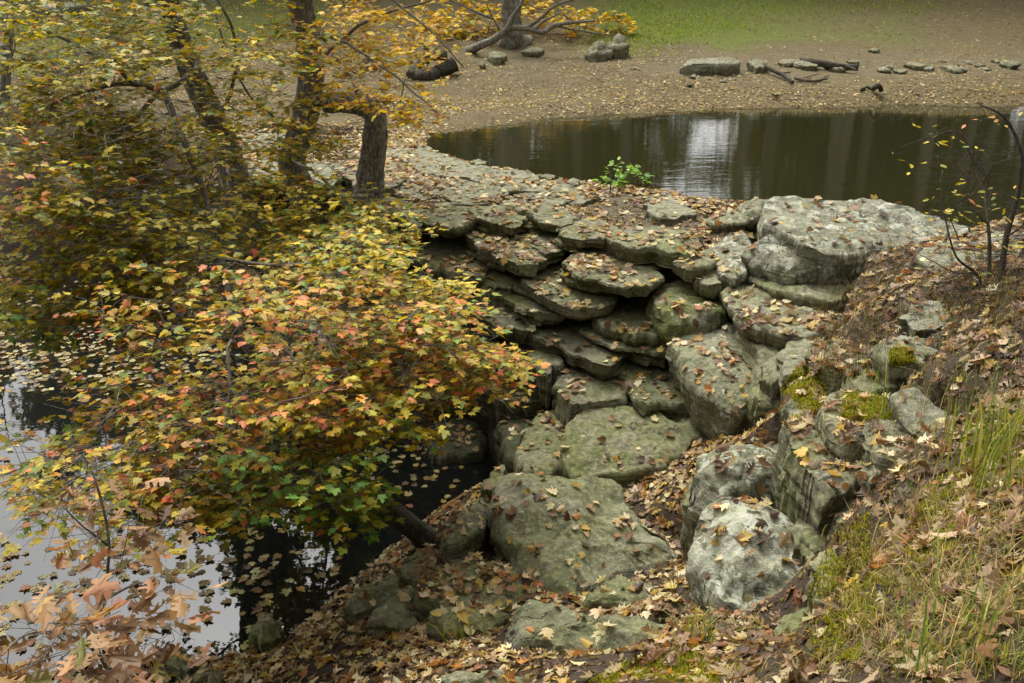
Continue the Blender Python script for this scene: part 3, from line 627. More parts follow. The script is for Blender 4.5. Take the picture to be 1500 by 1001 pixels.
# right bank
for px, py, z in ((1250,770,.12),(1260,720,-.05),(1300,760,.3),(1360,740,.48),(1430,720,.6),(1490,700,.66),(1250,860,.38),(1300,860,.5),(1380,860,.68),(1480,850,.8),(1240,950,.42),(1320,960,.64),(1420,970,.84),(1160,985,.25),(1230,1000,.5),
                  (1290,640,.05),(1340,720,.38),(1420,600,.5),(1490,600,.62),(1340,560,.36),(1260,540,.08),(1210,540,-.06),(1180,570,-.16),(1190,610,-.2),(1260,470,.12),(1220,450,-.06),(1320,420,.3),(1400,430,.45),(1470,440,.55),(1400,500,.46),(1490,520,.6),(1280,400,.2),(1360,385,.3),(1450,385,.4)): C(px, py, z)
ctl += [(3.6,7.6,.3), (4.6,8.4,.3), (5.4,9.1,.1), (6.5,9.3,.1), (9,9.6,.1), (3.0,9.0,-.35), (2.3,9.3,-.3), (4.4,9.8,-.4), (6,10.2,-.5), (5,7,.6), (7,7,.7), (5,4,.95), (3,3,.9), (4,1,1.05), (1.5,.5,.98), (0,0,.9), (0,-3,1.0), (5,-3,1.1), (10,4,1.1), (14,9,.5), (12,0,1.2), (-.5,1.4,.45), (-1.5,.5,.35), (-1.2,2.6,-.5), (-2.2,2.5,-1.1), (-2.4,3.6,-1.6), (-3.5,3.2,-1.75), (-3,1,-.4), (-5,2.0,-1.4), (-5,0,-.4), (-8,1,-.9), (-6,-3,.4), (-12,-1,-.2)]
ctl += TERR_CTRL
ctl = np.array(ctl)
def tps(ctl, smooth=.004):
    xy = ctl[:, :2]; n = len(xy)
    def U(r2): return np.where(r2 > 0, .5*r2*np.log(np.maximum(r2, 1e-12)), 0)
    d2 = ((xy[:, None]-xy[None])**2).sum(-1)
    A = np.zeros((n+3, n+3)); A[:n, :n] = U(d2)+np.eye(n)*smooth; A[:n, n] = 1; A[:n, n+1:] = xy; A[n, :n] = 1; A[n+1:, :n] = xy.T
    b = np.zeros(n+3); b[:n] = ctl[:, 2]; s = np.linalg.solve(A, b)
    def f(q):
        out = np.empty(len(q))
        for i in range(0, len(q), 8000):
            c = q[i:i+8000]; r2 = ((c[:, None]-xy[None])**2).sum(-1); out[i:i+8000] = U(r2)@s[:n]+s[n]+c@s[n+1:]
        return out
    return f
# merge control points that nearly coincide
keep = []
for p in ctl[::-1]:
    if all((p[0]-q[0])**2+(p[1]-q[1])**2 > .012 for q in keep): keep.append(p)
TF = tps(np.array(keep))
def far_h(x, y):
    d = np.sqrt(x*x+y*y)
    return 1.25+.06*(np.maximum(y, 0)-32)*(y > 32) + np.where(y < 32, (y-32)*.01, 0) + np.clip((np.abs(x)-20)*.03, 0, 4)
def inpoly(pts, poly):
    x, y = pts[:, 0], pts[:, 1]; r = np.zeros(len(pts), bool); n = len(poly); j = n-1
    for i in range(n):
        xi, yi = poly[i]; xj, yj = poly[j]
        c = ((yi > y) != (yj > y)) & (x < (xj-xi)*(y-yi)/(yj-yi+1e-12)+xi); r ^= c; j = i
    return r
def height(q):
    q = np.asarray(q, float); x, y = q[:, 0], q[:, 1]
    qi = np.c_[np.clip(x, -22, 18), np.clip(y, -5, 34)]
    z = np.clip(TF(qi), -2.6, 3)
    wgt = np.clip(np.maximum.reduce([(np.abs(x+2)-17)/14, (y-29)/10, (-3-y)/6]), 0, 1); wgt = wgt*wgt*(3-2*wgt)
    z = z*(1-wgt)+far_h(x, y)*wgt
    n3 = np.c_[x, y, np.zeros(len(x))]
    z = z + fbm(n3*.9, 900, 3)*.03 + fbm(n3*4, 910, 3)*.012
    return z
gx = np.concatenate([-np.geomspace(7.05, 420, 34)[::-1], np.arange(-7, 5, .065), np.geomspace(5.05, 420, 40)])
gy = np.concatenate([-np.geomspace(.5, 300, 18)[::-1], np.arange(-.4, 1.3, .15), np.arange(1.35, 12.5, .065), np.arange(12.6, 24, .14), np.geomspace(24.3, 620, 46)])
X, Y = np.meshgrid(gx, gy); Q = np.c_[X.ravel(), Y.ravel()]
Z = height(Q)
for poly, zt in FOOT:
    lo, hi = poly.min(0), poly.max(0)
    m = np.where((Q[:, 0] > lo[0]) & (Q[:, 0] < hi[0]) & (Q[:, 1] > lo[1]) & (Q[:, 1] < hi[1]))[0]
    if len(m):
        mm = m[inpoly(Q[m], poly)]
        behind = Q[mm, 1] > np.interp(Q[mm, 0], [-3, -1, -.2, .3, .7, 1.4, 2.2], [11.4, 9.75, 9.6, 9.45, 9.05, 8.7, 8.3])
        Z[mm] = np.where(behind & (zt < -.1), Z[mm], np.minimum(Z[mm], zt))
yc = np.interp(Q[:, 0], [-3, -1, -.2, .3, .7, 1.4, 2.2], [11.4, 9.7, 9.55, 9.4, 9.0, 8.65, 8.3])
cz = (Q[:, 0] > -4) & (Q[:, 0] < 2.2) & (Q[:, 1] > yc-.25) & (Q[:, 1] < 14.2)
Z[cz] = np.minimum(Z[cz], .04+.012*fbm(np.c_[Q[cz]*3, np.zeros(cz.sum())], 940, 3))
GV = np.c_[Q, Z]; ny, nx = X.shape; I = np.arange(ny*nx).reshape(ny, nx)
GQ = np.stack([I[:-1, :-1], I[:-1, 1:], I[1:, 1:], I[1:, :-1]], -1).reshape(-1, 4)
# colour of the soil: leaf mould, bare mud, grass, shade in the low hollow
gpx, gpy, gdep = proj(GV); infront = GV[:, 1] > .3
col = np.tile(np.array([.075, .055, .034]), (len(GV), 1))
def blend(m, c):
    global col
    m = np.clip(m, 0, 1)[:, None]; col = col*(1-m)+np.array(c)*m
nz = fbm(np.c_[Q*.8, np.zeros(len(Q))], 77, 4)
yy = Q[:, 1]; xx = Q[:, 0]
blend((yy-13.5)/1.5, (.165, .13, .064))                                     # far bank: dry earth with crumbled leaves
strip = np.exp(-((gpy-95-8*nz)/22)**2)*(yy > 13)*(gpx > 700); blend(strip*.7, (.18, .148, .085))
grass = np.clip((78-gpy+18*nz)/24, 0, 1)*(yy > 15)*np.clip((gpx-820)/80, 0, 1)*np.clip(1.15-np.abs(gpx-1010)/330-(gpy < 0)*0+nz*.35, 0, 1)
blend(grass*.9, (.14, .175, .03))
blend(np.clip((70-gpy+14*nz)/30, 0, 1)*(yy > 15)*(gpx < 480)*.6, (.10, .115, .025))
blend(np.clip((yy-34)/8, 0, 1), (.10, .078, .045))
mud = inpoly(np.c_[gpx, gpy], np.array([(830,300),(880,282),(960,280),(1010,305),(1040,322),(1020,345),(960,340),(900,336),(860,322)])) & (yy > 7); blend(mud*.9, (.17, .142, .085))
crest = (yy > 8.5) & (yy < 14) & (Z > -.05) & (xx < 3); blend(crest*.6*(~mud), (.12, .10, .07))
blend(((Z < -1.2) & (xx < .5))*.6, (.03, .025, .016))  # low ground darkened: shade of the hollow put into the soil colour
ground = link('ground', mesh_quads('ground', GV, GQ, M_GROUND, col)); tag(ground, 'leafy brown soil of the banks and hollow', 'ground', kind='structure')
ng = len(GV); gt = np.vstack([GQ[:, [0, 1, 2]], GQ[:, [0, 2, 3]]])

# ------------------------------------------------------------------ water
def sheet(name, poly, z, mat):
    n = len(poly); V = np.c_[np.array(poly, float), np.full(n, z)]
    return link(name, mesh_faces(name, V, [list(range(n))], mat, smooth=False))
pond_poly = [(-1.9,13.9),(-.9,12.7),(0,11.7),(1,10.8),(1.9,9.6),(2.3,8.8),(3,8.6),(4.6,8.9),(6,9.2),(40,9.2),(60,30),(30,24),(12,19.5),(6,18.2),(2,17.2),(-.6,15.6),(-1.8,14.5)]
tag(sheet('pond', pond_poly, 0.0, M_POND), 'dark pond mirroring trees and a patch of white sky', 'water', kind='structure')
POOLZ = -1.8
pool_poly = [(.3,5.6),(-.3,8.3),(-3,11.6),(-6,15.2),(-12,16.5),(-26,16),(-30,4),(-12,0),(-4,2.4),(-1,4.2)]
tag(sheet('lower_pool', pool_poly, POOLZ, M_POOL), 'still black pool below the dam with floating leaves', 'water', kind='structure')
# ------------------------------------------------------------------ leaves: templates
def leaf_template(half, fold, curl, seed, side_curl=0.0):
    r = np.random.default_rng(seed); h = np.array(half, float); n = len(h)
    mids = np.array([(0, .36), (0, .7)])
    left = h[1:-1]*np.array([-1, 1])*(1+r.uniform(-.12, .12, (n-2, 2)))
    right = h[1:-1]*(1+r.uniform(-.12, .12, (n-2, 2)))
    V = np.vstack([h[:1], mids, h[-1:], right, left])           # 0 base, 1,2 mids, 3 tip
    nr = n-2; R_ = 4+np.arange(nr); L_ = 4+nr+np.arange(nr)
    faces = [[0]+list(R_)+[3, 2, 1], [0, 1, 2, 3]+list(L_[::-1])]
    x, y = V[:, 0], V[:, 1]
    z = fold*np.abs(x) + curl*(y-.4)**2 + side_curl*x*x + r.uniform(-.035, .035, len(V))*(np.abs(x) > .01)
    V = np.c_[x, y-.0, z]
    return V, faces
H_MAPLE = [(0,0),(.15,-.07),(.30,.01),(.46,.19),(.33,.26),(.37,.35),(.57,.60),(.37,.55),(.25,.51),(.20,.60),(.23,.77),(.10,.83),(0,1.03)]
H_OAK = [(0,0),(.04,.12),(.15,.15),(.21,.22),(.08,.28),(.09,.36),(.28,.41),(.33,.50),(.12,.52),(.12,.60),(.31,.67),(.31,.76),(.13,.76),(.12,.84),(.17,.93),(0,1)]
H_OVAL = [(0,0),(.18,.14),(.28,.40),(.22,.68),(.08,.9),(0,1)]
H_STAR = [(0,0),(.28,.0),(.42,.2),(.34,.34),(.52,.58),(.22,.56),(.2,.76),(0,1)]
TPL = {
 'maple': [leaf_template(H_MAPLE, f, c, 10+i) for i, (f, c) in enumerate(((.15,-.25),(-.12,-.35),(.3,.2),(-.3,-.15),(.05,-.5)))],
 'litter': [leaf_template(H_MAPLE, f, c, 20+i, s) for i, (f, c, s) in enumerate(((.25,.3,.3),(-.2,-.2,0),(.45,.5,.5),(-.4,.3,-.4),(.1,-.5,.9)))],
 'star': [leaf_template(H_STAR, f, c, 30+i) for i, (f, c) in enumerate(((.25,.3),(-.25,-.3),(.4,.4)))],
 'oak': [leaf_template(H_OAK, f, c, 40+i, s) for i, (f, c, s) in enumerate(((.3,.25,.6),(-.3,-.3,-.3),(.55,.45,1.2),(-.15,.5,.8),(.1,-.45,-1.0)))],
 'oval': [leaf_template(H_OVAL, f, c, 50+i) for i, (f, c) in enumerate(((.3,.1),(-.2,-.3)))],
 'chip': [(np.array([(0,0,0),(.32,.4,.1),(0,1,0.05),(-.3,.5,.12)], float), [[0,1,2],[0,2,3]])],
}
def frames(dirs, nors):
    y = dirs/np.maximum(np.linalg.norm(dirs, axis=1), 1e-9)[:, None]
    z = nors-(nors*y).sum(1)[:, None]*y; z /= np.maximum(np.linalg.norm(z, axis=1), 1e-9)[:, None]
    x = np.cross(y, z)
    return np.stack([x, y, z], -1)      # columns
def bulk_leaves(name, kind, pos, dirs, nors, size, cols, mat, parent=None, loc=(0, 0, 0)):
    tp = TPL[kind]; F = frames(dirs, nors); var = rng.integers(0, len(tp), len(pos))
    VV, LL, TT, CC = [], [], [], []; off = 0
    for k, (tv, tf) in enumerate(tp):
        m = np.where(var == k)[0]
        if not len(m): continue
        v = np.einsum('nij,vj->nvi', F[m], tv)*size[m][:, None, None] + pos[m][:, None]
        nv = len(tv); fl = np.concatenate([np.array(f) for f in tf])
        LL.append((fl[None]+(np.arange(len(m))*nv)[:, None]+off).ravel()); TT.append(np.tile([len(f) for f in tf], len(m)))
        VV.append(v.reshape(-1, 3)); CC.append(np.repeat(cols[m], nv, 0)); off += nv*len(m)
    tot = np.concatenate(TT); st = np.concatenate([[0], np.cumsum(tot)[:-1]])
    me = mesh_np(name, np.vstack(VV)-np.array(loc), np.concatenate(LL), st, tot, mat, np.vstack(CC), smooth=True)
    return link(name, me, parent, loc if parent is None else (0, 0, 0))
LEAFMESH = {}
def single_leaf(name, kind, pos, d, n, size, c, parent=None, base=(0, 0, 0)):
    v = int(rng.integers(0, len(TPL[kind])))
    if (kind, v) not in LEAFMESH: LEAFMESH[(kind, v)] = mesh_faces(kind+'_leaf', TPL[kind][v][0], TPL[kind][v][1], M_LEAFO)
    o = bpy.data.objects.new(name, LEAFMESH[(kind, v)]); COL.objects.link(o)
    F = frames(np.array([d]), np.array([n]))[0]*size
    o.matrix_world = Matrix(((*F[0], pos[0]-base[0]), (*F[1], pos[1]-base[1]), (*F[2], pos[2]-base[2]), (0, 0, 0, 1)))
    o.color = (*c, 1)
    if parent: o.parent = parent
    return o
def pal(spec):
    c = np.array([srgb(*s[:3]) for s in spec]); p = np.array([s[3] for s in spec], float); return c, p/p.sum()
PAL = {
 'yellow': pal([(184,162,22,4),(160,148,22,4),(200,174,34,3),(132,134,24,3.4),(96,122,28,2),(180,134,34,.8),(182,114,50,.4)]),
 'olive': pal([(164,150,20,4),(140,134,20,4.4),(182,162,26,3),(100,118,26,2.6),(174,130,34,.7),(182,112,56,.5)]),
 'orange': pal([(176,156,24,4.4),(152,140,22,4.8),(188,148,32,2.2),(200,134,52,2.1),(200,116,66,1.7),(108,126,26,2.8),(196,150,98,.7),(184,90,56,.4)]),
 'green': pal([(126,136,24,3),(92,126,30,3.2),(148,144,28,3),(76,110,30,1.8),(170,152,34,1.6),(186,126,54,.5)]),
 'bright': pal([(206,170,24,4),(210,182,40,3),(190,138,30,1.6),(166,152,26,2.4),(178,108,38,.4)]),
 'oaktan': pal([(146,112,68,4),(128,94,54,3),(158,126,82,2),(106,78,48,2.4),(150,100,60,1),(118,112,50,.6)]),
 'litter': pal([(188,170,124,3.4),(162,142,98,3.4),(134,106,68,3.2),(102,76,48,2.4),(176,146,68,2.2),(160,108,56,1.0),(206,192,152,2.2),(136,96,68,.4),(80,60,44,1.2)]),
 'bank': pal([(150,128,94,3),(126,100,68,3.4),(102,76,52,3),(170,150,116,2),(82,62,44,2.2),(130,88,54,1.0)]),
 'float': pal([(170,158,98,3),(148,132,74,3),(132,108,62,2.4),(178,170,124,2),(108,86,52,1.6),(156,134,56,1.4),(132,86,50,.4)]),
 'pale': pal([(190,174,122,3.4),(160,142,92,3),(128,106,66,3),(102,82,52,2.6),(180,158,76,1.6),(136,98,58,.8)]),
 'crumb': pal([(120,96,62,3),(92,70,44,3),(140,120,82,2),(66,50,34,3),(104,96,48,1)]),
 'spring': pal([(120,164,52,3),(142,178,66,3),(98,142,46,2),(164,190,84,1)]),
 'forest': pal([(84,92,36,4),(64,76,32,4),(106,106,38,2.4),(134,118,40,2),(150,112,42,1)]),
}
def pick(name, n, jit=.16):
    c, p = PAL[name]; k = rng.choice(len(c), n, p=p)
    return np.clip(c[k]*(1+rng.normal(0, jit, (n, 1)))*(1+rng.normal(0, .05, (n, 3))), .004, .8)

# ------------------------------------------------------------------ wood
def smooth_path(pts, step):
    pts = np.asarray(pts, float)
    e = np.vstack([2*pts[0]-pts[1], pts, 2*pts[-1]-pts[-2]]); out = []
    for i in range(1, len(e)-2):
        p0, p1, p2, p3 = e[i-1], e[i], e[i+1], e[i+2]; m = max(2, int(np.linalg.norm(p2-p1)/step))
        for t in np.linspace(0, 1, m, endpoint=False):
            out.append(.5*((2*p1)+(-p0+p2)*t+(2*p0-5*p1+4*p2-p3)*t*t+(-p0+3*p1-3*p2+p3)*t**3))
    out.append(pts[-1]); return np.array(out)
def tube(path, rad, sides=6, ridge=0.0, seed=0, cap=True, flare=0.0):
    path = np.asarray(path, float); n = len(path); rad = np.broadcast_to(rad, (n,)).astype(float)
    T = np.gradient(path, axis=0); T /= np.maximum(np.linalg.norm(T, axis=1), 1e-9)[:, None]
    ref = np.array([1.0, .2, .1]) if abs(T[0] @ np.array([1, .2, .1])) < .8 else np.array([0, 0, 1.0])
    U = np.empty_like(T); u = ref-(ref@T[0])*T[0]; u /= np.linalg.norm(u); U[0] = u
    for i in range(1, n):
        u = u-(u@T[i])*T[i]; u /= max(1e-9, np.linalg.norm(u)); U[i] = u
    W = np.cross(T, U); a = np.linspace(0, 2*math.pi, sides, endpoint=False)
    R_ = rad[:, None]*np.ones((1, sides))
    s = np.concatenate([[0], np.cumsum(np.linalg.norm(np.diff(path, axis=0), axis=1))])
    if flare:
        R_ *= 1+flare*np.exp(-s/.16)[:, None]*(1+.35*np.sin(a*3+seed)[None]+.25*np.sin(a*5+seed*2)[None])
    if ridge:
        q = np.stack([np.cos(a)[None]*np.ones((n, 1))*3.6, np.sin(a)[None]*np.ones((n, 1))*3.6, s[:, None]*2.6*np.ones((1, sides))], -1).reshape(-1, 3)
        f = fbm(q*1.3, seed, 4, .6).reshape(n, sides); f2 = vnoise(q*.35, seed+9).reshape(n, sides)
        R_ = R_*(1+ridge*(-np.abs(f)*1.6+.4)+.10*f2)
    V = path[:, None]+R_[..., None]*(np.cos(a)[None, :, None]*U[:, None]+np.sin(a)[None, :, None]*W[:, None])
    V = V.reshape(-1, 3); I = np.arange(n*sides).reshape(n, sides)
    q = np.stack([I[:-1], np.roll(I[:-1], -1, 1), np.roll(I[1:], -1, 1), I[1:]], -1).reshape(-1, 4)
    faces = [q]
    if cap:
        c = len(V); V = np.vstack([V, path[:1], path[-1:]])
        l = I[-1]; faces.append(np.stack([l, np.roll(l, -1), np.full(sides, c+1), np.full(sides, c+1)], -1))
        l = I[0]; faces.append(np.stack([np.roll(l, -1), l, np.full(sides, c), np.full(sides, c)], -1))
    return V, np.vstack(faces)
def join(parts):
    VV, FF = [], []; o = 0
    for v, f in parts: VV.append(v); FF.append(f+o); o += len(v)
    return np.vstack(VV), np.vstack(FF)
def wood_mesh(name, V, F, mat, loc):
    tot = np.where(F[:, 2] == F[:, 3], 3, 4); m = np.ones_like(F, bool); m[:, 3] = tot == 4
    st = np.concatenate([[0], np.cumsum(tot)[:-1]])
    return mesh_np(name, V-np.array(loc), F[m], st, tot, mat)

def tree(name, label, cat, base, trunk, limbs=(), sprays=(), tmat=None, lmat=None, kind='maple', group=None, spray_n=14, spray_r=.24, leafsize=(.08, .11),
         singles=300, flare=.3, ridge=.16, sides=26, droop=.04, branch_min=.006, twig_r=.0016, flat=.75):
    """trunk: (points, r0, r1); limbs: same, may start anywhere near the tree; sprays: list of (point, palette)"""
    base = np.array(base, float); root = empty(name, base); tag(root, label, cat, group)
    tmat = tmat or M_BARK; lmat = lmat or M_TWIG
    pos, par, fix = [], [], []
    def addpath(pts, r0, r1, start=None):
        p = smooth_path(pts, .1); rr = np.linspace(r0, r1, len(p)); prev = start
        for q, r in zip(p, rr):
            pos.append(q); par.append(-1 if prev is None else prev); fix.append(r); prev = len(pos)-1
        return p, rr
    if trunk:
        p = smooth_path(trunk[0], .035 if sides > 20 else .08); rr = np.linspace(0, 1, len(p)); rr = trunk[1]*(1-rr)+trunk[2]*rr
        V, F = tube(p, rr, sides, ridge, int(abs(base[0])*100)+3, True, flare)
        link('trunk', wood_mesh('trunk', V, F, tmat, base), root)
        addpath(trunk[0], trunk[1], trunk[2])
    for pts, r0, r1 in limbs:
        p = smooth_path(pts, .05); rr = np.linspace(r0, r1, len(p))
        wob = np.stack([vnoise(np.c_[p*6, ][:, :3], 60+k) for k in range(3)], 1)*min(.012, r0*.5); wob[0] = 0; p = p+wob
        V, F = tube(p, rr, 10, .08, int(r0*9999))
        link('limb', wood_mesh('limb', V, F, lmat, base), root)
        addpath(pts, r0, r1)
    nfix = len(pos)
    # twigs grow from the nearest wood to every spray
    LP, LD, LN, LS, LC = [], [], [], [], []
    chains = []
    if len(sprays):
        sp_pos = np.array([s[0] for s in sprays]); A = np.array(pos)
        d0 = np.sqrt(((sp_pos[:, None]-A[None])**2).sum(-1)).min(1); order = np.argsort(d0)
        parr = np.zeros((len(sprays)*60+len(pos), 3)); parr[:len(pos)] = A; cnt = len(pos)
        for k in order:
            t = sp_pos[k]; dd = ((parr[:cnt]-t)**2).sum(1); pen = (parr[:cnt, 2] > t[2]+.25)*.02
            j = int(np.argmin(dd+pen)); a = parr[j]; L = math.sqrt(dd[j])
            if L < .02: continue
            m = max(2, int(L/.09)); tt = np.linspace(0, 1, m+1)[1:]
            off = rng.normal(0, .07*L, 3); off[2] += .08*L
            prev = j; path = [a]; jit = 0
            for u in tt:
                q = a+(t-a)*u+off*math.sin(math.pi*u)*1.0+rng.normal(0, .007, 3)*(u < 1)
                if cnt >= len(parr): break
                parr[cnt] = q; pos.append(q); par.append(prev); fix.append(0); prev = cnt; cnt += 1; path.append(q)
            dirv = t-a; dirv[2] *= .35; dirv /= max(1e-6, np.linalg.norm(dirv))
            # the spray itself: a flat fan of small twigs with leaves in pairs
            pl = sprays[k][1]; bare = pl == 'bare'; nl = max(3, int(rng.normal(spray_n, spray_n*.25))); ntw = 5 if bare else max(2, nl//4)
            for _ in range(ntw):
                az = rng.normal(0, 1.0); ca, sa = math.cos(az), math.sin(az)
                d2 = np.array([dirv[0]*ca-dirv[1]*sa, dirv[0]*sa+dirv[1]*ca, rng.normal(-.02, .22)]); d2 /= np.linalg.norm(d2)
                ln = spray_r*rng.uniform(.55, 1.15)*(1.7 if bare else 1); s0 = path[-1] if rng.random() < .6 else path[max(0, len(path)-1-int(rng.integers(0, 4)))]
                e = s0+d2*ln; e[2] -= droop*ln
                mid = (s0+e)/2+rng.normal(0, .02, 3)*ln*3
                chains.append(([s0, mid, e], twig_r*(1.9 if bare else 1.2), twig_r*.6))
                if bare: continue
                for q in range(max(1, nl//ntw)):
                    u = rng.uniform(.25, 1.05); pp = s0+(e-s0)*u
                    az2 = rng.choice([-1, 1])*rng.uniform(.3, 1.3); c2, s2 = math.cos(az2), math.sin(az2)
                    ld = np.array([d2[0]*c2-d2[1]*s2, d2[0]*s2+d2[1]*c2, rng.normal(-.14, .26)]); ld /= np.linalg.norm(ld)
                    nn = np.array([rng.normal(0, (1-flat)*1.5), rng.normal(0, (1-flat)*1.5)+.04, 1.0])
                    nn = nn*(1 if rng.random() < .93 else -1)
                    sz = rng.uniform(*leafsize); pet = rng.uniform(.02, .05)*leafsize[1]/.1
                    LP.append(pp+ld*pet); LD.append(ld); LN.append(nn); LS.append(sz); LC.append(pl)
                    chains.append(([pp, pp+ld*pet], twig_r*.55, twig_r*.45))
        pos_a = np.array(pos); n = len(pos); area = np.zeros(n); child = [[] for _ in range(n)]
        for i in range(n-1, -1, -1):
            if not child[i]: area[i] = twig_r**2.2 if i >= nfix else 0
            if par[i] >= 0: area[par[i]] += area[i]; child[par[i]].append(i)
        rad = area**(1/2.2)*1.0; rad[:nfix] = np.array(fix[:nfix])
        rad[nfix:] = np.clip(rad[nfix:], twig_r, .05)
        starts = [i for i in range(nfix, n) if par[i] < nfix or child[par[i]][0] != i and max(child[par[i]], key=lambda c: area[c]) != i or False]
        seen = np.zeros(n, bool); stack = [i for i in range(nfix, n) if par[i] < nfix]; thin, thick = [], []
        while stack:
            i = stack.pop()
            if seen[i]: continue
            ch = [par[i], i]; seen[i] = True
            while True:
                cs = [c for c in child[ch[-1]] if not seen[c]]
                if not cs: break
                b = max(cs, key=lambda c: area[c]); stack += [c for c in cs if c != b]; ch.append(b); seen[b] = True
            rr = rad[ch].copy(); rr[0] = min(rr[0], rr[1]*1.15)
            (thick if rr[1] > branch_min else thin).append((pos_a[ch], rr))
        for p, rr in sorted(thick, key=lambda x: -x[1][1])[:60]:
            V, F = tube(p, rr, 7); link('branch', wood_mesh('branch', V, F, lmat, base), root)
        thin += sorted(thick, key=lambda x: -x[1][1])[60:]
        parts = [tube(p, rr, 5) for p, rr in thin] + [tube(p, np.linspace(a, b, len(p)), 3, cap=False) for p, a, b in chains]
        V, F = join(parts); tag(link('twigs', wood_mesh('twigs', V, F, lmat, base), root), kind='stuff')
        LP, LD, LN, LS = np.array(LP), np.array(LD), np.array(LN), np.array(LS); LC = np.array(LC)
        cols = np.zeros((len(LP), 3))
        for c in set(LC): m = LC == c; cols[m] = pick(c, m.sum())
        px, py, dep = proj(LP); inside = (px > 0) & (px < 1500) & (py > 0) & (py < 1001)
        score = np.where(inside, LS/dep, 0); o_ = np.argsort(-score); big = [i for i in o_[:singles] if score[i] > 0]
        rest = np.ones(len(LP), bool); rest[big] = False
        for i in big: single_leaf('leaf', kind, LP[i], LD[i], LN[i], LS[i], cols[i], root, base)
        if rest.any(): tag(bulk_leaves('foliage', kind, LP[rest], LD[rest], LN[rest], LS[rest], cols[rest], M_LEAF, root, base), kind='stuff')
    return root
def blob(px, py, rx, ry, d0, d1, n, pal_, zmin=-1.55, zmax=99):
    out = []
    while len(out) < n:
        a = rng.uniform(0, 2*math.pi); r = math.sqrt(rng.random())
        p = PD(px+rx*r*math.cos(a), py+ry*r*math.sin(a), rng.uniform(d0, d1))
        if p[2] < zmin: p[2] = zmin+rng.uniform(0, .15)
        if p[2] < zmax: out.append((p, pal_))
    return out
def PY(px, py, y):
    d = ray(px, py); return CAM+d*(y/d[1])

# ---- near maple leaning over the lower pool
b0 = P(632, 796, -1.66)
tree('maple_tree', 'maple with orange and yellow leaves leaning out over the lower pool', 'tree', b0,
     ([b0, PD(575,750,6.85), PD(515,705,6.65), PD(440,640,6.4), PD(380,545,6.3), PD(345,470,6.4), PD(325,380,6.7)], .085, .03),
     limbs=[([PD(380,545,6.3), PD(338,500,5.9), PD(336,560,5.7), PD(340,620,5.6), PD(372,672,5.5), PD(402,700,5.45)], .016, .006),
            ([PD(345,470,6.4), PD(420,474,6.2), PD(520,505,6.1), PD(600,520,6.2), PD(680,548,6.3)], .018, .005),
            ([PD(380,545,6.3), PD(300,600,6.0), PD(230,640,5.8), PD(160,660,5.7)], .016, .005),
            ([PD(325,380,6.7), PD(420,390,6.6), PD(510,380,6.8), PD(560,400,7.0)], .016, .005),
            ([PD(440,640,6.4), PD(500,610,6.1), PD(570,600,6.0), PD(620,610,6.1)], .014, .004)],
     sprays=blob(300,440,130,70,5.6,7.2,61,'orange')+blob(470,470,140,75,5.4,7.2,84,'orange')+blob(610,490,100,60,5.6,7.0,57,'orange')+blob(685,535,55,35,6.0,6.7,20,'orange')
           +blob(415,590,150,65,5.2,6.8,78,'orange')+blob(560,590,90,40,5.5,6.7,34,'yellow')+blob(300,640,100,60,5.2,6.4,43,'orange')+blob(430,705,100,55,5.2,6.3,68,'green')
           +blob(330,745,60,36,5.2,6.0,20,'yellow')+blob(215,570,80,50,5.4,6.8,24,'orange')+blob(500,385,80,50,6.2,7.6,47,'yellow')+blob(570,345,40,40,7,8,16,'yellow')+blob(230,700,80,30,5.0,5.8,16,'orange')
           +blob(120,690,110,40,5.2,6.2,15,'yellow')+blob(340,560,170,150,5.0,6.2,26,'bare')+blob(560,520,120,80,5.4,6.2,12,'bare')+blob(200,640,120,80,4.9,5.8,10,'bare')+blob(130,620,140,50,5.2,6.6,16,'orange')+blob(100,760,110,40,4.8,5.6,9,'olive')+blob(240,770,70,26,5.0,5.6,9,'orange')+blob(200,480,120,60,5.6,7.0,22,'orange')+blob(130,720,120,70,4.9,5.6,8,'bare')+blob(695,545,55,36,5.9,6.6,16,'orange')+blob(625,585,60,40,5.8,6.5,10,'yellow')+blob(565,430,70,70,6.2,7.4,16,'yellow')+blob(60,690,60,60,5.0,5.8,7,'orange')+blob(470,300,90,40,7.4,8.4,14,'yellow')+blob(660,500,70,60,5.8,6.8,24,'orange')+blob(480,740,60,40,5.4,6.3,16,'green')+blob(620,440,50,40,6.2,7.2,24,'yellow')+blob(500,560,120,90,5.4,6.4,40,'orange'),
     spray_n=17, spray_r=.26, leafsize=(.042, .068), tmat=M_BARKD, flat=.84)

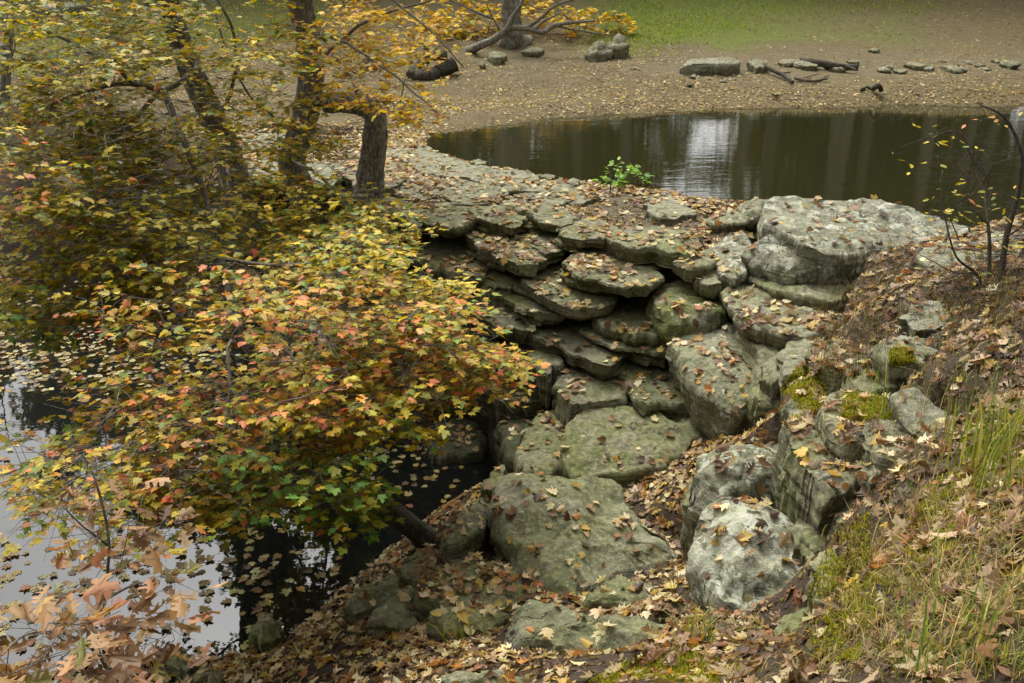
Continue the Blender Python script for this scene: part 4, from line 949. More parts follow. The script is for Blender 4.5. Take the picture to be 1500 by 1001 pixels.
# ---- the dark leaning trunk and the furrowed trunk on the dam, with the yellow crowns
b1 = P(352, 292, -.15); y1 = b1[1]
tree('maple_tree', 'dark leaning maple trunk on the dam under olive yellow leaves', 'tree', b1,
     ([b1, PY(330,215,y1-.1), PY(315,180,y1-.3), PY(293,133,y1-.5), PY(268,75,y1-.7), PY(250,20,y1-.9), PY(225,-60,y1-1.1), PY(200,-160,y1-1.3)], .16, .10),
     limbs=[([PY(293,133,y1-.5), PD(287,80,8.6), PD(288,100,8.2), PD(270,117,8.0), PD(240,135,7.8), PD(222,148,7.7), PD(195,178,7.6), PD(165,203,7.5)], .05, .016),
            ([PD(240,135,7.8), PD(257,177,7.6), PD(277,227,7.4), PD(293,267,7.3), PD(310,320,7.2), PD(332,382,7.1)], .032, .014),
            ([PD(240,135,7.8), PD(200,124,7.6), PD(165,123,7.5), PD(110,140,7.3), PD(60,160,7.1)], .026, .008),
            ([PD(195,124,7.6), PD(167,97,7.4), PD(110,67,7.2), PD(50,40,7.0), PD(-10,24,6.9)], .018, .007),
            ([PY(315,180,y1-.3), PD(340,130,8.6), PD(345,60,8.3), PD(320,0,8.0)], .03, .012),
            ([PY(330,215,y1-.1), PD(250,260,8.0), PD(160,290,7.6), PD(70,300,7.4), PD(10,320,7.2)], .03, .007),
            ([PY(330,215,y1-.1), PD(330,280,8.8), PD(250,340,8.0), PD(170,380,7.6), PD(90,400,7.4)], .026, .006),
            ([PY(225,-60,y1-1.1), PD(60,-60,8), PD(-100,-80,7.4)], .05, .02)],
     sprays=blob(90,60,110,70,6.4,8.0,80,'olive')+blob(250,60,100,70,6.8,8.6,64,'olive')+blob(90,190,110,70,6.4,7.8,84,'olive')+blob(240,200,90,70,6.8,8.2,67,'olive')
           +blob(80,320,100,60,6.2,7.6,71,'olive')+blob(220,310,110,60,6.4,8.0,77,'olive')+blob(100,420,110,50,6.2,7.4,67,'olive')+blob(230,400,90,50,6.2,7.6,47,'olive')+blob(60,475,60,22,6.2,7.2,16,'green')
           +blob(360,320,60,60,7.2,8.6,37,'yellow')+blob(350,110,60,80,7.4,8.8,30,'yellow')+blob(20,240,40,80,5.8,6.8,17,'orange')
           +blob(130,150,150,150,6.2,7.4,26,'bare')+blob(280,220,90,130,6.6,7.8,18,'bare')+blob(150,350,150,90,6.0,7.2,14,'bare')+blob(150,-120,220,90,7,9.5,118,'olive'),
     spray_n=18, spray_r=.29, leafsize=(.044, .07), flat=.84)
b2 = P(449, 296, -.1); y2 = b2[1]
tree('maple_tree', 'thick furrowed trunk on the dam hung with yellow leaves', 'tree', b2,
     ([b2, PY(432,255,y2), PY(428,235,y2), PY(440,195,y2), PY(452,150,y2-.05), PY(456,100,y2-.1), PY(450,50,y2-.15), PY(440,0,y2-.2), PY(440,-120,y2-.3), PY(450,-260,y2-.3)], .155, .10),
     limbs=[([PY(450,50,y2-.15), PD(500,60,9.0), PD(555,95,8.6), PD(600,130,8.3), PD(640,165,8.1)], .022, .007),
            ([PY(456,100,y2-.1), PD(500,60,9.6), PD(540,30,9.2), PD(600,10,9.0), PD(660,-10,8.8)], .022, .008),
            ([PY(440,0,y2-.2), PD(520,-30,8.8), PD(600,20,8.6), PD(650,65,8.5), PD(680,100,8.5)], .02, .006),
            ([PY(428,235,y2), PD(470,260,9.4), PD(520,320,8.9), PD(560,370,8.4)], .02, .006),
            ([PY(440,195,y2), PD(400,170,9.2), PD(365,140,8.8), PD(330,70,8.4), PD(315,20,8.2)], .016, .007)],
     sprays=blob(520,60,60,70,8.0,9.6,37,'bright')+blob(590,50,60,60,8.0,9.4,25,'bright')+blob(570,130,55,40,8.0,8.9,19,'bright')+blob(600,165,40,22,8.0,8.5,8,'bright')+blob(430,90,60,90,8.0,9.6,37,'yellow')
           +blob(440,230,60,60,8.0,9.4,28,'yellow')+blob(480,300,60,40,7.8,9.0,32,'yellow')+blob(430,370,70,50,7.2,8.6,37,'yellow')+blob(520,340,40,30,7.6,8.8,18,'yellow')+blob(380,220,50,70,8,9.4,18,'yellow')
           +blob(480,150,90,130,8.0,9.2,16,'bare')+blob(430,-280,260,170,8.6,11.6,170,'olive')+blob(330,-180,160,120,8.4,10.5,80,'olive')+blob(470,-150,220,90,8.5,11,88,'bright')+blob(550,40,60,40,9,10.5,18,'bright'),
     spray_n=17, spray_r=.29, leafsize=(.046, .074), flat=.8)

# ---- the bent trunk with its broken limb
b3 = P(540, 290, .0); y3 = b3[1]
t3 = tree('broken_tree', 'bent grey trunk whose top snapped sideways into a dark broken limb', 'tree', b3,
     ([b3, PY(542,255,y3), PY(548,215,y3), PY(551,185,y3), PY(550,168,y3), PY(536,155,y3), PY(510,150,y3+.05), PY(474,152,y3+.1)], .155, .10), flare=.25, ridge=.2, sides=30)
# ---- thin pale trunk at the far left end of the dam
b4 = P(4, 178, .06); y4 = b4[1]
tree('young_tree', 'thin pale trunk rising at the far left end of the dam', 'tree', b4,
     ([b4, PY(8,110,y4), PY(12,60,y4), PY(16,20,y4), PY(20,-60,y4)], .085, .05),
     limbs=[([PY(12,60,y4), PY(-10,75,y4-.6), PY(-30,60,y4-1)], .04, .02)], sprays=blob(20,-60,60,40,15,17,8,'olive'), singles=0, sides=14, spray_n=10)

# ---- oak sapling with tan leaves in the near corner
b5 = P(150, 1040, -1.7)
b5 = np.array([-1.95, 4.1, float(height(np.array([[-1.95, 4.1]]))[0])])
tree('oak_sapling', 'slender oak sapling with large tan lobed leaves at the lower pool', 'sapling', b5,
     ([b5, PD(146,960,4.35), PD(152,880,4.2), PD(160,800,4.05), PD(150,740,4.0), PD(135,690,3.95)], .014, .005),
     limbs=[([PD(152,880,4.2), PD(190,860,4.0), PD(225,850,3.9)], .007, .003), ([PD(146,960,4.35), PD(100,930,3.7), PD(40,930,3.2), PD(0,960,2.9)], .008, .003), ([PD(160,800,4.05), PD(120,770,3.8), PD(90,740,3.7)], .006, .003)],
     sprays=blob(165,800,80,50,3.7,4.3,10,'oaktan')+blob(110,745,50,30,3.7,4.2,3,'oaktan')+blob(225,890,40,50,3.7,4.2,5,'oaktan')+blob(60,940,70,50,2.9,3.6,13,'oaktan')+blob(190,950,80,40,3.4,4.2,9,'oaktan')+blob(30,985,50,25,2.8,3.2,4,'oaktan'),
     tmat=M_TWIG, kind='oak', spray_n=5, spray_r=.15, leafsize=(.09, .14), ridge=.05, sides=10, flare=.1, singles=300, flat=.55)

# ---- bright green sapling at the pond edge
b6 = P(893, 284, .05)
tree('green_sapling', 'small bright green leafy sapling at the pond edge of the dam', 'sapling', b6,
     ([b6, PY(896,265,b6[1]), PY(904,245,b6[1]), PY(910,236,b6[1])], .008, .003),
     limbs=[([P(932,274,.05), PY(936,262,b6[1]+.1), PY(945,254,b6[1]+.1)], .006, .003)],
     sprays=blob(892,268,10,12,b6[1]*1.03,b6[1]*1.1,6,'spring')+blob(908,248,16,12,b6[1]*1.03,b6[1]*1.1,7,'spring')+blob(940,257,14,9,b6[1]*1.04,b6[1]*1.1,6,'spring'),
     tmat=M_TWIGD, lmat=M_TWIGD, kind='oval', spray_n=7, spray_r=.1, leafsize=(.06, .095), sides=8, flare=0, flat=.5)

# ---- bare shrub on the right bank
b7 = P(1455, 428, .5); ds = proj(b7)[2][0]
def S(px, py, dd=0): return PD(px, py, ds+dd)
tree('bare_shrub', 'nearly leafless dark shrub standing on the leafy bank above the pond', 'shrub', b7,
     ([b7, S(1466,400), S(1474,347), S(1490,290,-.05), S(1497,240,-.1), S(1493,215,-.1), S(1479,182,-.1), S(1462,165,-.15), S(1435,154,-.2)], .022, .004),
     limbs=[([S(1448,425), S(1449,380), S(1448,330), S(1440,269,.1), S(1422,225,.1), S(1405,193,.1), S(1370,199,.15), S(1318,217,.2)], .014, .003),
            ([S(1440,420), S(1427,399), S(1401,377,-.1), S(1387,330,-.1), S(1378,278,-.1), S(1382,250,-.1)], .009, .003),
            ([S(1448,330), S(1420,300), S(1410,270), S(1425,255)], .006, .002), ([S(1466,400), S(1490,380,.2), S(1510,330,.3), S(1520,250,.3)], .012, .004),
            ([S(1427,399), S(1400,400,-.2), S(1365,382,-.3), S(1345,372,-.3)], .006, .002), ([S(1474,347), S(1498,330,-.2), S(1510,300,-.3)], .007, .003), ([S(1440,269,.1), S(1460,240), S(1490,232)], .006, .002),
            ([S(1452,430,.2), S(1480,420,.2), S(1500,370,.3), S(1520,330,.3)], .01, .004)],
     sprays=blob(1380,220,60,30,5.0,5.6,9,'yellow')+blob(1430,290,60,40,5.0,5.6,12,'olive')+blob(1470,170,30,20,ds-.3,ds,4,'orange')+blob(1470,330,40,50,ds-.3,ds+.4,12,'olive')+blob(1400,330,40,50,ds-.3,ds+.2,8,'olive')+blob(1470,415,60,30,ds-.3,ds+.4,14,'olive')+blob(1440,290,80,100,ds-.4,ds+.4,34,'bare')+blob(1450,410,80,40,ds-.4,ds+.5,24,'bare'),
     tmat=M_TWIGD, lmat=M_TWIGD, kind='oval', spray_n=4, spray_r=.16, leafsize=(.025, .05), ridge=.05, sides=9, flare=.1, twig_r=.0012, branch_min=.004)

# ---- far bank wood
ys = P(750, 68, .6)[1]
tree('old_tree', 'old tree with a flaring root stump on the far bank', 'tree', P(752,72,.52),
     ([P(752,72,.52), PY(751,50,ys), PY(749,20,ys), PY(748,-20,ys), PY(748,-200,ys), PY(750,-420,ys)], .22, .16), flare=1.0, ridge=.25, sides=22)
yf = P(690, 74, .55)[1]-.6
lb = P(684, 76, .5)
tree('fallen_limb', 'low grey limb with yellow leaves arching over the far bank', 'branch', lb,
     ([lb, PY(700,68,yf), PY(722,58,yf), PY(742,44,yf), PY(752,41,yf), PY(775,43,yf), PY(795,48,yf), PY(812,38,yf), PY(840,33,yf), PY(872,31,yf)], .11, .025),
     limbs=[([PY(742,44,yf), PY(752,24,yf), PY(765,2,yf), PY(775,-20,yf)], .07, .03), ([PY(770,42,yf), PY(790,28,yf), PY(812,10,yf), PY(850,-5,yf)], .045, .015), ([PY(735,47,yf), PY(722,28,yf), PY(712,5,yf)], .03, .012), ([PY(785,42,yf), PY(800,30,yf), PY(820,20,yf)], .03, .012),
            ([PY(812,38,yf), PY(850,45,yf), PY(900,52,yf)], .025, .01), ([PY(722,28,yf), PY(680,10,yf), PY(650,-5,yf)], .03, .01)],
     sprays=blob(690,28,50,34,yf*1.02,yf*1.09,20,'bright')+blob(800,14,60,16,yf*1.02,yf*1.09,16,'bright')+blob(875,40,50,22,yf*1.02,yf*1.08,20,'bright')+blob(740,10,50,16,yf*1.0,yf*1.08,12,'bright')+blob(700,55,40,16,yf*1.02,yf*1.06,9,'orange')+blob(640,20,30,20,yf*1.0,yf*1.06,8,'bright'),
     spray_n=14, spray_r=.4, leafsize=(.11, .16), singles=300, ridge=.1, sides=16, flare=.0, twig_r=.004, branch_min=.02)
yl = P(610, 112, .3)[1]
def log(name, label, cat, base, paths, mat=M_WOOD):
    root = empty(name, base); tag(root, label, cat)
    for k, (pts, r0, r1) in enumerate(paths):
        p = smooth_path(pts, .06); p = p+np.stack([vnoise(p*3, 80+k+q) for q in range(3)], 1)*r0*.35
        V, F = tube(p, np.linspace(r0, r1, len(p)), 16, .25, 31+k); link('stem' if k == 0 else 'branch', wood_mesh('stem', V, F, mat, base), root)
log('dead_log', 'dead forked log lying on the leafy far bank', 'log', P(604,114,.3), [([P(600,114,.3), PY(615,100,yl), PY(630,86,yl), PY(644,80,yl), PY(657,80,yl)], .12, .09), ([P(604,113,.3), P(625,111,.34), PY(645,106,yl), PY(660,98,yl), PY(668,94,yl)], .13, .15), ([PY(622,94,yl), PY(624,78,yl), PY(623,66,yl), PY(626,60,yl)], .07, .06)], M_BARKD)
log('driftwood', 'long dark driftwood log behind the flat stones of the far bank', 'driftwood', P(1175,92,.46), [([P(1174,90,.48), P(1195,93,.47), P(1225,97,.45), P(1258,99,.44)], .08, .06), ([P(1180,92,.48), P(1174,86,.5)], .05, .03), ([P(1240,98,.46), P(1256,103,.42)], .04, .02)], M_BARKD)
log('driftwood', 'thin driftwood branch slanting from the long grey far slab', 'driftwood', P(1112,96,.42), [([P(1110,94,.46), P(1128,102,.42), P(1145,110,.36), P(1162,120,.3)], .05, .03), ([P(1140,108,.38), P(1158,106,.4)], .02, .01)], M_BARKD)
log('driftwood', 'forked driftwood stick near the waterline of the far bank', 'driftwood', P(1166,116,.3), [([P(1164,114,.33), P(1186,119,.29), P(1212,116,.31)], .035, .02), ([P(1190,119,.29), P(1215,110,.35)], .02, .01), ([P(1172,116,.31), P(1200,108,.36)], .02, .01)], M_WOOD)
log('driftwood', 'small tangled root lying on the far mud', 'driftwood', P(1284,130,.2), [([P(1262,132,.2), P(1270,127,.24), P(1278,131,.2)], .03, .02), ([P(1278,131,.21), P(1286,126,.3), P(1290,133,.2)], .05, .04)], M_BARKD)
log('stump', 'short log end lying under the crest slab at the foot of the bent trunk', 'log', P(520,292,.03), [([P(498,290,.06), P(520,291,.06), P(536,293,.05)], .07, .065)], M_WOOD)

# ---- the wood beyond the pond (its mirror image fills the pond)
def forest_meshes(k):
    r = np.random.default_rng(300+k); H = r.uniform(14, 19)
    p = np.array([(0, 0, -.3), (r.normal(0, .2), r.normal(0, .2), H*.3), (r.normal(0, .4), r.normal(0, .4), H*.65), (r.normal(0, .5), r.normal(0, .5), H)])
    R0 = r.uniform(.16, .34); q = smooth_path(p, .6); parts = [tube(q, np.linspace(R0, .03, len(q)), 10, .12, k, True, .3)]
    cl = []
    nl = 22
    for i in range(nl):
        h = H*r.uniform(.10 if k > 2 else .42, .97); a = r.uniform(0, 6.28); L = (1-h/H*.6)*r.uniform(2.0, 4.6); c = np.array([np.interp(h, q[:, 2], q[:, 0]), np.interp(h, q[:, 2], q[:, 1]), h])
        e = c+np.array([math.cos(a)*L, math.sin(a)*L, L*r.uniform(.05, .5)])
        lp = smooth_path([c, (c+e)/2+np.array([0, 0, -.1*L]), e], .7); parts.append(tube(lp, np.linspace(R0*.3, .02, len(lp)), 5))
        for s in np.linspace(.35, 1, 4): cl.append((c+(e-c)*s, .5+.5*L*.28))
    V, F = join(parts); tm = wood_mesh('forest_trunk', V, F, M_BARKD if k > 2 else M_TWIG if k == 1 else M_BARK, (0, 0, 0))
    n = 62*len(cl); ci = r.integers(0, len(cl), n); pos = np.array([cl[i][0] for i in ci])+r.normal(0, 1, (n, 3))*np.array([cl[i][1] for i in ci])[:, None]*np.array([.8, .8, .55])
    d = r.normal(0, 1, (n, 3)); nn = r.normal(0, .8, (n, 3))+np.array([0, 0, 1])
    o = bulk_leaves('forest_crown', 'chip', pos, d, nn, r.uniform(.28, .6, n), pick('forest', n, .25), M_LEAF); me = o.data; bpy.data.objects.remove(o)
    return tm, me
FM = [forest_meshes(k) for k in range(6)]
fr = np.random.default_rng(41)
spots = []
gap = lambda x, y: (8.2 < math.degrees(math.atan2(x, y)) < 12.2)
for row, (y0, n, xs0, xs1) in enumerate(((36.5, 24, -15, 30), (44, 26, -24, 40), (56, 30, -34, 50))):
    for i in range(n):
        x = xs0+(xs1-xs0)*(i+.5)/n+fr.uniform(-.7, .7); y = y0+fr.uniform(-1, 3)
        az = math.degrees(math.atan2(x, y))
        if row == 0 and 7.6 < az < 12.9: continue
        if row and (6.4 < az < 15.2 or -.3 < az < 1.8): continue
        if row and fr.random() < .22: continue
        spots.append((x, y, int(fr.integers(0, 3)) if row == 0 else int(fr.integers(3, 6)), 1.0))
for i in range(9): spots.append((-22+i*5.4+fr.uniform(-1, 1), -9-fr.uniform(0, 5)+abs(i-7)*.3, int(fr.integers(3, 6)), 1.0))  # unseen trees behind the camera, added to cut the light from behind
for i in range(9): spots.append((13+fr.uniform(0, 4)+i*.9, -6+i*3.1, int(fr.integers(3, 6)), .95))  # unseen trees on the right, added to darken side-facing surfaces
spots += [(9.0, 54, 1, .45), (12.8, 37, 0, 1.1), (4.5, 48, 4, .7)]
for i in range(16): spots.append((-14-fr.uniform(0, 4)-i*1.7, 34-i*1.1+fr.uniform(-2, 3), int(fr.integers(0, 6)), .62))
for i, (x, y, k, sc_) in enumerate(spots):
    z = float(height(np.array([[x, y]]))[0])
    e = empty('forest_tree', (x, y, z)); tag(e, *(('tall forest tree beyond the pond, seen as a reflection in the water', 'tree', 'forest trees mirrored in the pond') if y > 30 else ('forest tree out of view, in the added shade rows and left treeline', 'tree', 'forest trees around the banks')))
    e.rotation_euler = (0, 0, fr.uniform(0, 6.28)); s = fr.uniform(.85, 1.15)*sc_; e.scale = (s, s, s)
    link('trunk', FM[k][0], e); tag(link('crown', FM[k][1], e), kind='stuff')
# ------------------------------------------------------------------ fallen leaves
rock_off = np.cumsum([0]+[len(f) for f in BF])
allV = np.vstack(BV+[GV]); allF = np.vstack(BF+[gt+BOFF[0]])
bvh = BVHTree.FromPolygons(allV.tolist(), allF.tolist())
ROCK_LF = np.array([r[1] for r in ROCKS]); ROCK_OAK = np.array([r[2] == 'oak' for r in ROCKS])
down = Vector((0, 0, -1))
def drop(xs, ys):
    out = []
    for x, y in zip(xs, ys):
        h = bvh.ray_cast(Vector((x, y, 6)), down)
        out.append((*h[0], *h[1], h[2]) if h[0] is not None else (x, y, -99, 0, 0, 1, -1))
    return np.array(out)
def rock_of(fi):
    r = np.searchsorted(rock_off, fi, side='right')-1
    return np.where(fi < rock_off[-1], r, -1).astype(int)
def lie(n, nor, tilt):
    a = rng.uniform(0, 2*math.pi, n); d = np.stack([np.cos(a), np.sin(a), np.zeros(n)], 1)
    nn = nor+rng.normal(0, tilt, (n, 3)); nn[:, 2] = np.abs(nn[:, 2]); d -= (d*nn).sum(1)[:, None]*nn/((nn**2).sum(1)[:, None])
    return d, nn
PG = lambda pts, px, py: inpoly(np.c_[px, py], np.array(pts))
# near field
N = 118000
xs = rng.uniform(-4.2, 6.6, N); ys = rng.uniform(-.3, 14.6, N)
H_ = drop(xs, ys); px, py, dep = proj(H_[:, :3]); rk = rock_of(H_[:, 6])
onrock = rk >= 0
clump = np.clip(.5+fbm(np.c_[H_[:, :2]*2.4, np.zeros(N)], 500, 3)*.9, 0, 1); clump2 = np.clip(.5+fbm(np.c_[H_[:, :2]*7, np.zeros(N)], 510, 2)*1.0, 0, 1)
prob = np.where(onrock, ROCK_LF[np.maximum(rk, 0)]*(.25+1.5*clump*clump2*1.3), .85*(.45+.7*clump))
ter = ~onrock
bankm = ter & (px > 1130) & (py > 380); prob[bankm] *= .85
prob[ter & (py > 930) & (px > 830)] *= .45
mud = PG([(850,300),(900,288),(960,284),(1010,305),(1040,322),(1010,342),(950,338),(890,330)], px, py) & (H_[:, 1] > 7.5); prob[mud] *= .22
crest = (H_[:, 1] > 8.6) & (H_[:, 2] > -.08) & (px < 900); prob[crest] *= .8
cav = ter & PG([(480,380),(700,400),(760,480),(800,600),(720,690),(600,760),(480,720)], px, py); prob[cav] *= .3
ok = (H_[:, 2] > -1.79) & (H_[:, 5] > np.where(onrock, .6, .3)) & ~((H_[:, 2] < .004) & (H_[:, 2] > -1.0) & (H_[:, 1] > 8.4) & (px > 560) & (py < 330) & ter)
ok &= (px > -60) & (py > -20) & ((px < 1560) & (py < 1060) | (rng.random(N) < .6))
ok &= rng.random(N) < prob
oak = ok & (((ter) & (px > 1125) & (py > 370)) | (onrock & ROCK_OAK[np.maximum(rk, 0)] & (rng.random(N) < .6)) | (ter & (py > 900) & (px > 860)) | (rng.random(N) < .05))
oak &= rng.random(N) < .62
map_ = ok & ~oak & ~(((px > 1125) & ter) & (rng.random(N) < .55))
def lay(mask, kind, palname, s0, s1, lift, tilt, indiv, iname, ilabel, igroup, sname, slabel, icat='leaf', lowkind=None, lowdep=99):
    i = np.where(mask)[0]; n = len(i); p = H_[i, :3].copy(); nor = H_[i, 3:6]; d, nn = lie(n, nor, tilt)
    size = rng.uniform(s0, s1, n); p[:, 2] += rng.uniform(*lift, n); p = p-d*size[:, None]*.45
    c = pick(palname, n); q = dep[i]; vis = (px[i] > 5) & (px[i] < 1495) & (py[i] > 5) & (py[i] < 995)
    hid = PG([(0,0),(520,0),(640,190),(600,330),(745,540),(620,700),(480,790),(0,790)], px[i], py[i])
    sc = np.where(vis & ~hid, size/q*rng.uniform(.75, 1.0, n), 0); o = np.argsort(-sc)[:indiv]; rest = np.ones(n, bool); rest[o] = False
    for k in o: tag(single_leaf(iname, kind, p[k], d[k], nn[k], size[k], c[k]), ilabel, icat, igroup)
    far = rest & (q > lowdep) if lowkind else np.zeros(n, bool); near = rest & ~far
    if near.any(): tag(bulk_leaves(sname, kind, p[near], d[near], nn[near], size[near], c[near], M_LEAF), slabel, 'leaves', kind='stuff')
    if far.any(): tag(bulk_leaves(sname, lowkind, p[far], d[far], nn[far], size[far], c[far], M_LEAF), 'small pale leaves scattered over the dam crest and its stone steps', 'leaves', kind='stuff')
lay(oak, 'oak', 'bank', .055, .125, (.006, .03), .3, 300, 'fallen_oak_leaf', 'dry curled brown oak leaf fallen on the grassy bank or the rocks below', 'fallen oak leaves', 'oak_leaf_litter', 'brown oak leaf litter over the grassy bank')
lay(map_, 'litter', 'litter', .038, .085, (.003, .022), .22, 300, 'fallen_maple_leaf', 'small dry maple leaf lying in the litter among the boulders', 'fallen maple leaves', 'leaf_litter', 'tan and brown maple leaf litter between the boulders', lowkind='star', lowdep=7.2)
# far bank and the ground behind the trees
N2 = 150000
ys = 13.2+rng.random(N2)**1.3*19; xs = rng.uniform(-.74, .74, N2)*ys; H_ = drop(xs, ys); px, py, dep = proj(H_[:, :3])
n2 = np.clip(.62+fbm(np.c_[H_[:, :2]*.6, np.zeros(N2)], 520, 4)*.75, .04, 1)
pr = n2*np.interp(py, [0, 60, 80, 100, 130, 190], [.25, .3, .35, .65, .95, 1.0]); pr[(px > 1000) & (py < 130)] *= .6; pr[(px > 850) & (px < 1180) & (py < 75)] *= .45
edge = np.exp(-((H_[:, 2]-.02)/.025)**2); pr = np.clip(pr+edge*.4, 0, 1)
ok = (H_[:, 2] > .003) & (py > -60) & (rng.random(N2) < pr)
i = np.where(ok)[0]; d, nn = lie(len(i), H_[i, 3:6], .3); p = H_[i, :3].copy(); p[:, 2] += .012
tag(bulk_leaves('far_leaf_litter', 'chip', p, d, nn, rng.uniform(.03, .08, len(i)), pick('pale', len(i)), M_LEAF), 'pale fallen leaves covering the far bank down to the waterline', 'leaves', kind='stuff')
# crumbled leaves and bits of bark over the near soil
N4 = 60000
xs = rng.uniform(-2.5, 6, N4); ys = .2+rng.random(N4)**1.3*10; H_ = drop(xs, ys); px, py, dep = proj(H_[:, :3])
ok = (rock_of(H_[:, 6]) < 0) & (H_[:, 2] > -1.78) & (H_[:, 5] > .15)
i = np.where(ok)[0]; d, nn = lie(len(i), H_[i, 3:6], .6); p = H_[i, :3].copy(); p += H_[i, 3:6]*.006
tag(bulk_leaves('leaf_crumbs', 'chip', p, d, nn, rng.uniform(.015, .05, len(i)), pick('crumb', len(i)), M_LEAF), 'crumbled brown leaf bits over the soil of the near bank', 'leaves', kind='stuff')
# leaves floating on the lower pool
N3 = 15000
xs = rng.uniform(-9, .2, N3); ys = rng.uniform(4.2, 14, N3); q3 = np.c_[xs, ys, np.full(N3, POOLZ+.004)]; px, py, dep = proj(q3); hz = height(np.c_[xs, ys])
n3 = fbm(np.c_[xs*.9, ys*.9, np.zeros(N3)], 530, 4)
pr = np.clip(.30+n3*.55, .02, 1)
pr += .55*np.exp(-((py-520)/45)**2)*(px < 420); pr += .3*np.exp(-((py-840)/40)**2)*(px < 330)
pr += .35*(py > 800); skyz = PG([(0,590),(120,580),(210,640),(230,760),(120,790),(0,770)], px, py); pr[skyz] *= .22
pr[PG([(180,890),(480,860),(520,900),(380,940),(200,960)], px, py)] *= .6
ok = (hz < POOLZ-.02) & (rng.random(N3) < pr*.75) & inpoly(np.c_[xs, ys], np.array(pool_poly)) & (px > -60)
i = np.where(ok)[0]; n = len(i); a = rng.uniform(0, 6.28, n); d = np.stack([np.cos(a), np.sin(a), rng.normal(0, .03, n)], 1); nn = np.tile([0, 0, 1.0], (n, 1))+rng.normal(0, .06, (n, 3))
size = rng.uniform(.055, .09, n); cc = pick('float', n); p = q3[i]
sc = np.where((px[i] > 5) & (py[i] < 990) & (py[i] > 760) & (px[i] < 520), size/dep[i], 0); o = np.argsort(-sc)[:300]; rest = np.ones(n, bool); rest[o] = False
for k in o: tag(single_leaf('floating_leaf', 'maple', p[k]+np.array([0, 0, .006]), d[k], nn[k], size[k], cc[k]), 'yellow brown leaf floating flat on the black lower pool', 'leaf', 'leaves floating on the lower pool')
tag(bulk_leaves('floating_leaves', 'star', p[rest]+np.array([0, 0, .006]), d[rest], nn[rest], size[rest], cc[rest], M_LEAF), 'rafts of small leaves floating on the lower pool', 'leaves', kind='stuff')
# leaves on the pond margin
# ------------------------------------------------------------------ grass and moss
def blades(name, pos, hgt, lean, width, cols, mat=M_LEAF, parent=None, loc=(0, 0, 0)):
    n = len(pos); a = rng.uniform(0, 6.28, n); ax = np.stack([np.cos(a), np.sin(a), np.zeros(n)], 1)
    b = a+rng.normal(math.pi/2, .5, n); ld = np.stack([np.cos(b), np.sin(b), np.zeros(n)], 1)*(lean*np.abs(rng.normal(.7, .5, n)))[:, None]
    V = []
    for s, wv in ((0, 1), (.4, .85), (.75, .55)):
        c = pos+np.array([0, 0, 1])*(hgt*s*(1-.25*s*s))[:, None]+ld*(hgt*s**2)[:, None]
        V += [c-ax*(width*wv*.5)[:, None], c+ax*(width*wv*.5)[:, None]]
    V.append(pos+np.array([0, 0, 1])*(hgt*.78)[:, None]+ld*(hgt*1.05)[:, None])
    V = np.stack(V, 1).reshape(-1, 3)-np.array(loc); o = (np.arange(n)*7)[:, None]
    f = np.array([0, 1, 3, 2, 2, 3, 5, 4, 4, 5, 6]); tot = np.tile([4, 4, 3], n); st = np.concatenate([[0], np.cumsum(tot)[:-1]])
    me = mesh_np(name, V, (f[None]+o).ravel(), st, tot, mat, np.repeat(cols, 7, 0)); return link(name, me, parent, loc if parent is None else (0, 0, 0))
PAL['green_grass'] = pal([(104,128,44,3),(130,144,58,3),(150,150,72,2),(88,108,38,2),(170,154,92,1)])
PAL['dry_grass'] = pal([(176,152,98,3),(150,126,78,3),(194,170,118,2),(126,118,58,2),(110,90,56,2)])
PAL['weed'] = pal([(96,82,52,3),(120,104,66,2),(80,76,36,2)])
PAL['moss'] = pal([(150,146,28,3),(126,130,26,3),(170,160,36,2),(104,112,26,2)])
PAL['meadow'] = pal([(128,154,34,3),(146,164,42,3),(154,150,58,1.5),(108,134,32,2)])
def in_px(polys, n, ground_only=False):
    """n points of the ground or rocks that show inside the pixel polygon (found by ray from the camera)"""
    out = []; poly = np.array(polys); lo, hi = poly.min(0), poly.max(0); tries = 0
    while len(out) < n and tries < n*8:
        tries += 1; x, y = rng.uniform(lo[0], hi[0]), rng.uniform(lo[1], hi[1])
        if not inpoly(np.array([[x, y]]), poly)[0]: continue
        d = Vector(ray(x, y)); h = bvh.ray_cast(Vector(CAM), d.normalized())
        if h[0] is not None and not (ground_only and h[2] < rock_off[-1]): out.append(h[0])
    return np.array(out)
def grass_patch(name, label, poly, n, h0, h1, palname, lean=.4, wd=.004, kind='stuff', cat='grass'):
    p = in_px(poly, n, 'meadow' in name); m = len(p)
    return tag(blades(name, p, rng.uniform(h0, h1, m), np.full(m, lean), rng.uniform(wd*.6, wd*1.4, m), pick(palname, m)), label, cat, kind=kind)
grass_patch('dry_grass', 'sparse dry straw coloured grass over the leafy bank', [(1190,460),(1300,380),(1500,400),(1500,1001),(1000,1001),(1180,960),(1230,900),(1240,720),(1190,620)], 2600, .02, .07, 'dry_grass', 1.2, .003)
grass_patch('dry_grass', 'tan grass fringe along the edge of the mossy bank', [(1230,800),(1300,780),(1420,700),(1500,690),(1500,900),(1380,960),(1230,960)], 1500, .03, .09, 'dry_grass', 1.4, .0026)
grass_patch('green_grass', 'short green grass mixed into the bank leaves', [(1250,400),(1330,380),(1480,420),(1500,640),(1500,1001),(1180,1001),(1250,860),(1330,640),(1200,470)], 1700, .03, .12, 'green_grass', .7, .0034)
grass_patch('weeds', 'thin dry weeds on the slope between the ledge slab and the grey slate', [(1190,445),(1260,430),(1300,500),(1270,560),(1190,560)], 900, .05, .17, 'weed', .8, .0026, cat='weeds')
